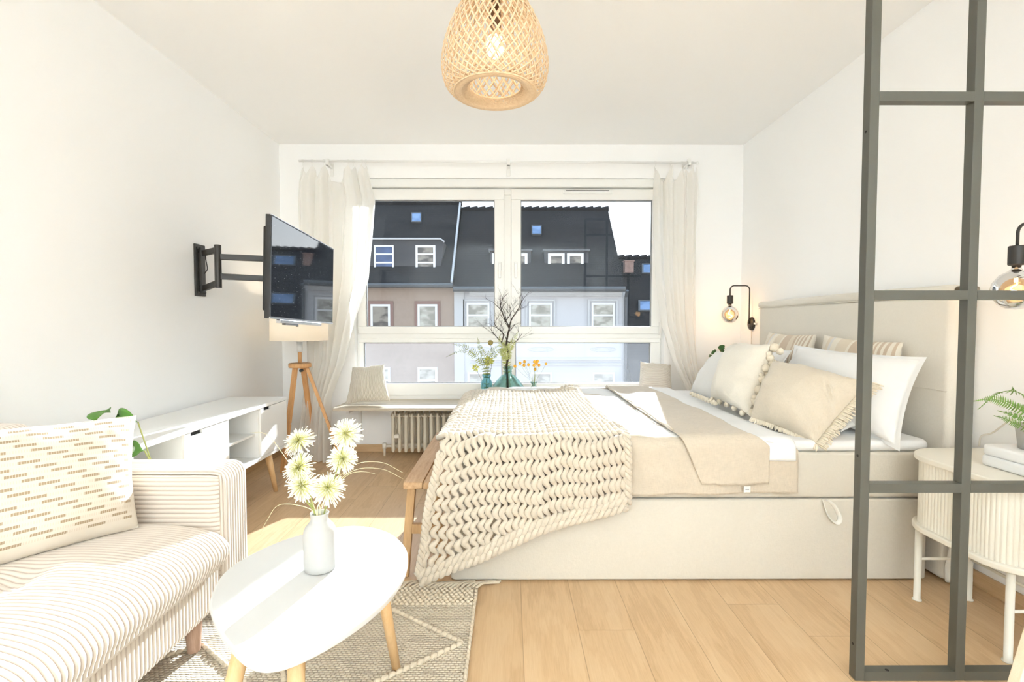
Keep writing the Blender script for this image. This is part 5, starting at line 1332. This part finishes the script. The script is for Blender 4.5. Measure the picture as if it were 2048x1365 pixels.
# ================================================================== pendant
PX, PY = at(990, 130, Y=1.88).x, 1.88
pl = thing('pendant_lamp', (PX, PY, 1.95), 'woven bamboo basket pendant lamp hanging from the ceiling', 'pendant lamp')
zq = lambda py: at(990, py, Y=PY).z
zmax, zbot = zq(128), zq(212)
prof_o = [(.028, 2.412), (.055, 2.395), (.083, 2.355), (.108, 2.311), (.145, 2.250), (.172, 2.190), (.190, 2.130), (.1965, 2.080), (.194, 2.040), (.184, 2.007), (.167, 1.985), (.148, 1.976), (.128, 1.977), (.110, 1.984), (.097, 2.0)]
prof_o = [(r, z) for r, z in prof_o]
PS = smooth_path([(r, 0, z) for r, z in prof_o], 6)
def weave(mb, S, n, turn, w_, off, ph0=0.0):
    M_ = len(S) - 1
    for s_ in (1, -1):
        for k in range(n):
            p0 = 2 * PI * k / n + ph0; b0 = len(mb.v)
            for i, q in enumerate(S):
                t = i / M_; a = p0 + s_ * turn * t
                r = q.x + off + .0012 * math.sin(PI * (i + k) * .5) * s_
                c = V((PX + r * math.cos(a), PY + r * math.sin(a), q.z))
                j0, j1 = max(0, i - 1), min(M_, i + 1); dt = (j1 - j0) / M_
                a0 = a - s_ * turn * dt / 2; a1 = a + s_ * turn * dt / 2
                tg_ = (V((S[j1].x * math.cos(a1), S[j1].x * math.sin(a1), S[j1].z)) - V((S[j0].x * math.cos(a0), S[j0].x * math.sin(a0), S[j0].z))).normalized()
                ds = (S[j1] - S[j0]).normalized(); nr = V((ds.z * math.cos(a), ds.z * math.sin(a), -ds.x)) * -1
                sd_ = tg_.cross(nr).normalized(); hw = min(w_, 2 * PI * max(.02, q.x) / n * .36) * .5
                mb.v += [tuple(c - sd_ * hw), tuple(c + sd_ * hw)]
            for i in range(M_):
                mb.f.append((b0 + 2 * i, b0 + 2 * i + 1, b0 + 2 * i + 3, b0 + 2 * i + 2)); mb.mi.append(0)
m = MB(); weave(m, PS, 44, 2.3, .0056, 0.0); m.build('woven_shell', M_BAMB, pl, smooth=True, solid=.0012)
prof_i = [(.03, 2.385), (.070, 2.34), (.100, 2.29), (.135, 2.235), (.157, 2.18), (.170, 2.12), (.166, 2.06), (.148, 2.01), (.125, 1.99)]
m = MB(); weave(m, smooth_path([(r, 0, z) for r, z in prof_i], 6), 28, 1.7, .0056, 0.0, .05); m.build('inner_shell', M_BAMB, pl, smooth=True, solid=.0012)
m = MB()
for k in range(90):      # swirled lip around the opening
    a = 2 * PI * k / 90; pts = []
    for i in range(7):
        t = i / 6; r = lerp(.150, .098, t); z = 1.976 + .006 * math.sin(PI * t) - .010 * math.sin(PI * t) + .022 * t * t; aa = a + 1.0 * t; pts.append((PX + r * math.cos(aa), PY + r * math.sin(aa), z))
    m.tube(pts, .0042, 4, flat=.35)
m.build('swirled_lip', M_BAMB, pl, smooth=True, kind='stuff')
for r, z in ((.098, 2.0), (.028, 2.413), (.152, 1.977)):
    MB().tube([(PX + r * math.cos(2 * PI * i / 40), PY + r * math.sin(2 * PI * i / 40), z) for i in range(40)], .003, 6, closed=True).build('rim', M_BAMB, pl, smooth=True)
MB().lathe([(0, 2.305), (.020, 2.305), (.022, 2.215), (.016, 2.21), (0, 2.21)], (PX, PY, 0), 20).build('socket', plain('brown_socket', (.10, .05, .025), .5), pl, smooth=True)
MB().ball((PX, PY, 2.145), .034, 18, 12, sc=(1, 1, 1.3)).build('bulb', M_GLOW, pl, smooth=True)
MB().tube([(PX, PY, 2.28), (PX, PY, ZC - .03)], .003, 8).build('cable', M_WHITE, pl, smooth=True)
MB().lathe([(0, ZC - .04), (.03, ZC - .04), (.055, ZC - .001), (0, ZC - .001)], (PX, PY, 0), 32).build('ceiling_rose', M_WHITE, pl, smooth=True)

# ================================================================== sconces
def sconce(Y, label, up=0.0):
    s = thing('wall_lamp', (2.0, Y, 1.12), label, 'wall lamp')
    m = MB()
    def pf_(u, v): return 0
    pts = [(0, 1.115 + .034 * 0, 0)]
    prof = [(0, 0), (.045, 0), (.052, .004), (.052, .012), (.046, .020), (0, .024)]
    R = Matrix(((0, 0, -1), (0, 1, 0), (1, 0, 0)))
    vs = []; n = 32
    for r, z in prof:
        for k in range(n): t = 2 * PI * k / n; vs.append(V((2.0 - z, Y + r * math.cos(t), 1.118 + r * math.sin(t) * 1.05)))
    fs = []
    for i in range(len(prof) - 1):
        for k in range(n): l = (k + 1) % n; fs.append((i * n + k, i * n + l, (i + 1) * n + l, (i + 1) * n + k))
    m.add(vs, fs); m.build('wall_plate', M_BLACK, s, smooth=True, merge=.0005)
    ax, bx_ = 1.972, 1.812; top = 1.432; r = .035; path = [(ax, Y, 1.118), (ax, Y, 1.2), (ax, Y, top - r)]
    path += [(ax - r + r * math.cos(t), Y, top - r + r * math.sin(t)) for t in [PI / 2 * k / 8 for k in range(1, 9)]]
    path += [(bx_ + r - r * math.sin(t), Y, top - r + r * math.cos(t)) for t in [PI / 2 * k / 8 for k in range(0, 9)]] + [(bx_, Y, 1.345)]
    MB().tube(path, .0052, 10).build('arm', M_BLACK, s, smooth=True)
    MB().lathe([(0, 1.352), (.022, 1.352), (.0245, 1.348), (.0245, 1.286), (.021, 1.282), (0, 1.282)], (bx_, Y, 0), 28).build('socket', M_BLACK, s, smooth=False, bevel=.001)
    MB().lathe([(.013, 1.284), (.014, 1.270), (.022, 1.262), (.045, 1.248), (.064, 1.220), (.069, 1.196), (.064, 1.170), (.048, 1.143), (.025, 1.128), (.001, 1.124)], (bx_, Y, 0), 36).build('globe_bulb', M_BULB, s, smooth=True)
    fp = [(bx_ + .012 * math.sin(t * 1.0), Y + .016 * math.cos(t * 1.9), 1.165 + .010 * t) for t in [k * .28 for k in range(20)]]
    MB().tube(fp, .0022, 6).build('filament', M_FIL, s, smooth=True)
    MB().tube([(bx_, Y, 1.284), (bx_, Y, 1.222)], .006, 8).build('filament_holder', M_PIPE, s, smooth=True)
    MB().box((1.972, Y - .012, 1.080), (1.98, Y - .004, 1.092)).build('switch', M_BLACK, s)
    MB().box((1.985, Y - .078, 1.112), (1.9995, Y - .052, 1.126)).build('cable_clip', M_WHITE, s)
    s.location.z += up
    return s
s1 = sconce(4.12, 'small black wall lamp with smoky globe bulb by the window corner')
MB().tube([(1.992, 4.12, 1.07), (1.993, 4.12, .9), (1.994, 4.118, .64)], .003, 6).build('cord', M_PIPE, s1, smooth=True)
s2 = sconce(1.79, 'black wall lamp with smoky globe bulb at the right picture edge', .05)
pts = [at(1958, 893, X=1.985), at(1963, 873, X=1.985), at(1985, 866, X=1.985), at(2013, 846, X=1.985)]
MB().tube(smooth_path([V((1.992, 1.79, 1.07)), V((1.99, 1.80, .9))] + pts[::-1], 8), .0033, 6).build('cord', M_PIPE, s2, smooth=True)

# ================================================================== cream tambour cabinets
def tambour(loc, x0, x1, y0, y1, ztop, label, name='cabinet'):
    c = thing(name, loc, label, 'cabinet')
    ol = rrect(x0, y0, x1, y1, .15, 12, rs=(.12, .02, .02, .16)); ol_in = rrect(x0 + .02, y0 + .02, x1 - .006, y1 - .02, .13, 12, rs=(.10, .015, .015, .14))
    zb_ = ztop - .30
    MB().prism(ol, ztop - .022, ztop, .005, 3).build('tabletop', M_OFFW, c, smooth=False)
    MB().prism(ol, zb_, zb_ + .022, .005, 3).build('bottom_board', M_OFFW, c)
    # fluted body
    L = [0]; n = len(ol_in)
    fine = []
    for i in range(n):
        a, b = V((*ol_in[i], 0)), V((*ol_in[(i + 1) % n], 0)); k = max(1, int((b - a).length / .0022))
        for j in range(k): fine.append(lerp(a, b, j / k))
    out = []; d = 0
    for i in range(len(fine)):
        p = fine[i]; q = fine[(i + 1) % len(fine)]; t = (q - p).normalized(); nrm = V((t.y, -t.x, 0)); d += (q - p).length
        ph = (d / .0145) % 1; front = p.x < x1 - .05
        out.append(p + nrm * (.0042 * (math.sqrt(max(0, 1 - (2 * ph - 1) ** 2)) if front else .6)))
    MB().prism([(p.x, p.y) for p in out], zb_ + .022, ztop - .022).build('tambour_front', M_OFFW, c)
    ym_ = lerp(y0, y1, .42)
    MB().box((x0 + .008, ym_ - .016, zb_ + .022), (x0 + .03, ym_ + .016, ztop - .022)).build('centre_post', M_OFFW, c, bevel=.002)
    for x in (x0 + .055, x1 - .11):
        for y in (y0 + .054, y1 - .072):
            MB().lathe([(0, 0), (.0165, 0), (.0165, .004), (.012, .006), (.012, zb_), (0, zb_)], (x, y, 0), 20).build('leg', M_OFFW, c, smooth=True)
    for y in (y0 + .054, y1 - .072): MB().tube([(x0 + .055, y, .17), (x1 - .11, y, .17)], .006, 8).build('stretcher', M_OFFW, c, smooth=True)
    MB().tube([(x1 - .11, y0 + .054, .17), (x1 - .11, y1 - .072, .17)], .006, 8).build('stretcher', M_OFFW, c, smooth=True)
    return c
tambour((1.79, 1.8, 0), 1.60, 1.975, 1.562, 2.060, .606, 'cream fluted cabinet on round legs beside the near end of the bed', 'bedside_cabinet')
tambour((1.80, 4.03, 0), 1.60, 1.975, 3.83, 4.26, .606, 'cream fluted cabinet hidden behind the pillows in the window corner', 'bedside_cabinet')
# white stack on the cabinet
for k, (dx, h) in enumerate(((0, .038), (.004, .038))):
    o = MB().prism(rrect(1.73 + dx, 1.63 + dx, 1.955, 1.82, .02, 4), .6065 + .0385 * k, .6065 + .0385 * k + h, .010, 4).build('folded_towel', M_SHEET, smooth=True)
    tag(o, ('white folded towel on the near cabinet, lower one', 'white folded towel on the near cabinet, upper one')[k], 'towel', 'towels on the cabinet')
# fern over the cabinet
pf2 = thing('potted_fern', (1.83, 1.72, .684), 'green fern hanging over the near cabinet at the right edge', 'fern')
MB().lathe([(0, .684), (.05, .684), (.06, .76), (.063, .77), (.055, .77), (.052, .75), (0, .75)], (1.84, 1.72, 0), 28).build('pot', M_CER, pf2, smooth=True)
def frond3(mb, pts, wl, n, up=V((0, 0, 1))):
    S = smooth_path(pts, 10); N_ = len(S) - 1; mb.tube(S, .0013, 5)
    for i in range(3, n):
        t = i / n; k = int(t * N_); p = S[k]; tg_ = (S[min(N_, k + 1)] - S[max(0, k - 1)]).normalized(); s = tg_.cross(V((0, 1, 0))).normalized(); L = wl * min(1, 2.6 * (1 - t) + .06) * min(1, t * 5)
        for sg in (-1, 1):
            d = (s * sg + tg_ * .45).normalized(); e = p + d * L; q = tg_ * (L * .16 + .0008)
            mb.add([p - q * .6, p + d * L * .5 + q - V((0, .0015, 0)), e, p + d * L * .5 - q, p + q * .6], [(0, 3, 2, 1), (0, 1, 4)])
b_ = V((1.84, 1.72, .76))
gm = MB(); dm = MB()
frond3(gm, [b_, at(2085, 850, Y=1.69), at(2030, 815, Y=1.67), at(1985, 799, Y=1.66), at(1946, 803, Y=1.65)], .022, 46)
frond3(gm, [b_, at(2080, 870, Y=1.68), at(2040, 852, Y=1.67), at(2010, 838, Y=1.66), at(1988, 832, Y=1.65)], .017, 34)
frond3(gm, [b_, at(2085, 850, Y=1.70), at(2060, 825, Y=1.71), at(2035, 812, Y=1.71), at(2012, 803, Y=1.71)], .016, 30)
frond3(gm, [b_, at(2075, 865, Y=1.68), at(2045, 840, Y=1.68), at(2018, 828, Y=1.69), at(1995, 822, Y=1.69)], .013, 30)
frond3(gm, [b_, b_ + V((.02, -.05, .10)), b_ + V((.04, -.15, .12)), b_ + V((.05, -.25, .05))], .02, 36); frond3(gm, [b_, b_ + V((.03, .08, .10)), b_ + V((.04, .18, .10)), b_ + V((.03, .26, .02))], .02, 36)
gm.build('fronds', M_FERN if False else plain('bright_fern', (.16, .30, .05), .5, var=.4), pf2)

# plant in the window corner
cp = thing('potted_plant', (1.78, 4.02, .606), 'dark green leafy plant in the window corner behind the pillows', 'plant')
MB().lathe([(0, .607), (.05, .607), (.07, .72), (.06, .72), (0, .70)], (1.78, 4.02, 0), 28).build('pot', M_CER, cp, smooth=True)
lm = MB(); rl = random.Random(4); stm = MB()
for k in range(46):
    px = rl.uniform(1419, 1468); tp = 690 + 16 * abs((px - 1446) / 24) ** 1.5; py = rl.uniform(tp + 2, tp + 34)
    c = at(px, py, Y=rl.uniform(3.92, 4.10)); d = V((rl.uniform(-1, 1), rl.uniform(-1, .2), rl.uniform(-.6, .5))).normalized()
    leaf(lm, c - d * .022, c + d * .028, .034, (0, -1, .5), .12); stm.tube([(1.78, 4.02, .70), ((1.78 + c.x) / 2, 4.02, (c.z + .75) / 2), c - d * .02], .0015, 4)
lm.build('leaves', M_LEAFD, cp, smooth=True); stm.build('stems', M_STEM, cp)

# ================================================================== dark grey partition frame
fY = at(1730, 1361, Z=.004).y; FW = .0285; FD = .030
def fx(px, py): return at(px, py, Y=fY).x
x1_ = fx(1728.2, 646); x2_ = fx(1943.5, 646) if False else None
zs = [at(1800, y, Y=fY).z for y in (1353.5, 976.5, 591.5, 192.5)]; dzp = (zs[3] - zs[0]) / 3; zs = [zs[0] + dzp * k for k in range(4)] 
xa = (at(1744, 300, Y=fY).x - .001); xm = at(1946.5, 646, Y=fY).x - .0
xa = (at(1744, 0, Y=fY).x + at(1712, 1361, Y=fY).x) / 2; xm = (at(1957, 0, Y=fY).x + at(1910, 1340, Y=fY).x) / 2; step = xm - xa
pw = thing('room_divider', ((xa + 1.98) / 2, fY, 0), 'open dark grey metal grid partition standing by the right wall', 'room divider')
ztop = ZC - .005; xs = [xa, xm]
while xs[-1] + step < 1.93: xs.append(xs[-1] + step)
for k, x in enumerate(xs):
    MB().box((x, fY, zs[0] - FW / 2), (x + FW, fY + FD, ztop)).build('upright', M_PART, pw, bevel=.0012)
zr = list(zs) + [zs[3] + dzp] if zs[3] + dzp < ztop - .05 else list(zs)
for z in zr + [ztop - FW / 2]:
    for a, b in zip(xs, xs[1:] + [1.995]):
        if b - a > .05: MB().box((a + FW, fY, z - FW / 2), (b, fY + FD, z + FW / 2)).build('crossbar', M_PART, pw)
for py in (264, 912, 1288):
    z = at(1715, py, Y=fY + FD / 2).z; MB().tube([(xa - .0006, fY + FD * .5, z), (xa + .002, fY + FD * .5, z)], .0042, 12).build('screw_hole', M_DARK, pw)
p = at(1774, 1341, Z=zs[0] + FW / 2); MB().tube([(p.x, p.y, zs[0] + FW / 2 - .001), (p.x, p.y, zs[0] + FW / 2 + .0006)], .006, 12).build('screw_hole', M_DARK, pw)

# pale slanting ladder rail at the lower right corner
ld = thing('ladder', (1.40, 1.35, 0), 'pale wooden ladder leaning at the lower right corner', 'ladder')
a = at(2012, 1400, Y=1.30); b = at(2062, 1235, Y=1.36); d = (b - a).normalized(); k0 = -a.z / d.z
f0 = a + d * k0
for off in (0.0, .36):
    MB().beam(f0 + V((.030 , off * .0 - off * 0, 0)) + V((off * .9, -off * .45, 0)), a + d * 1.5 + V((.030, 0, 0)) + V((off * .9, -off * .45, 0)), .05, .03, up=V((0, 1, 0))).build('rail', M_PALE, ld, bevel=.003)
for k in range(3):
    p = a + d * (.25 + .4 * k) + V((.03, 0, 0)); MB().tube([p, p + V((.36 * .9, -.36 * .45, 0))], .012, 12).build('rung', M_PALE, ld, smooth=True)
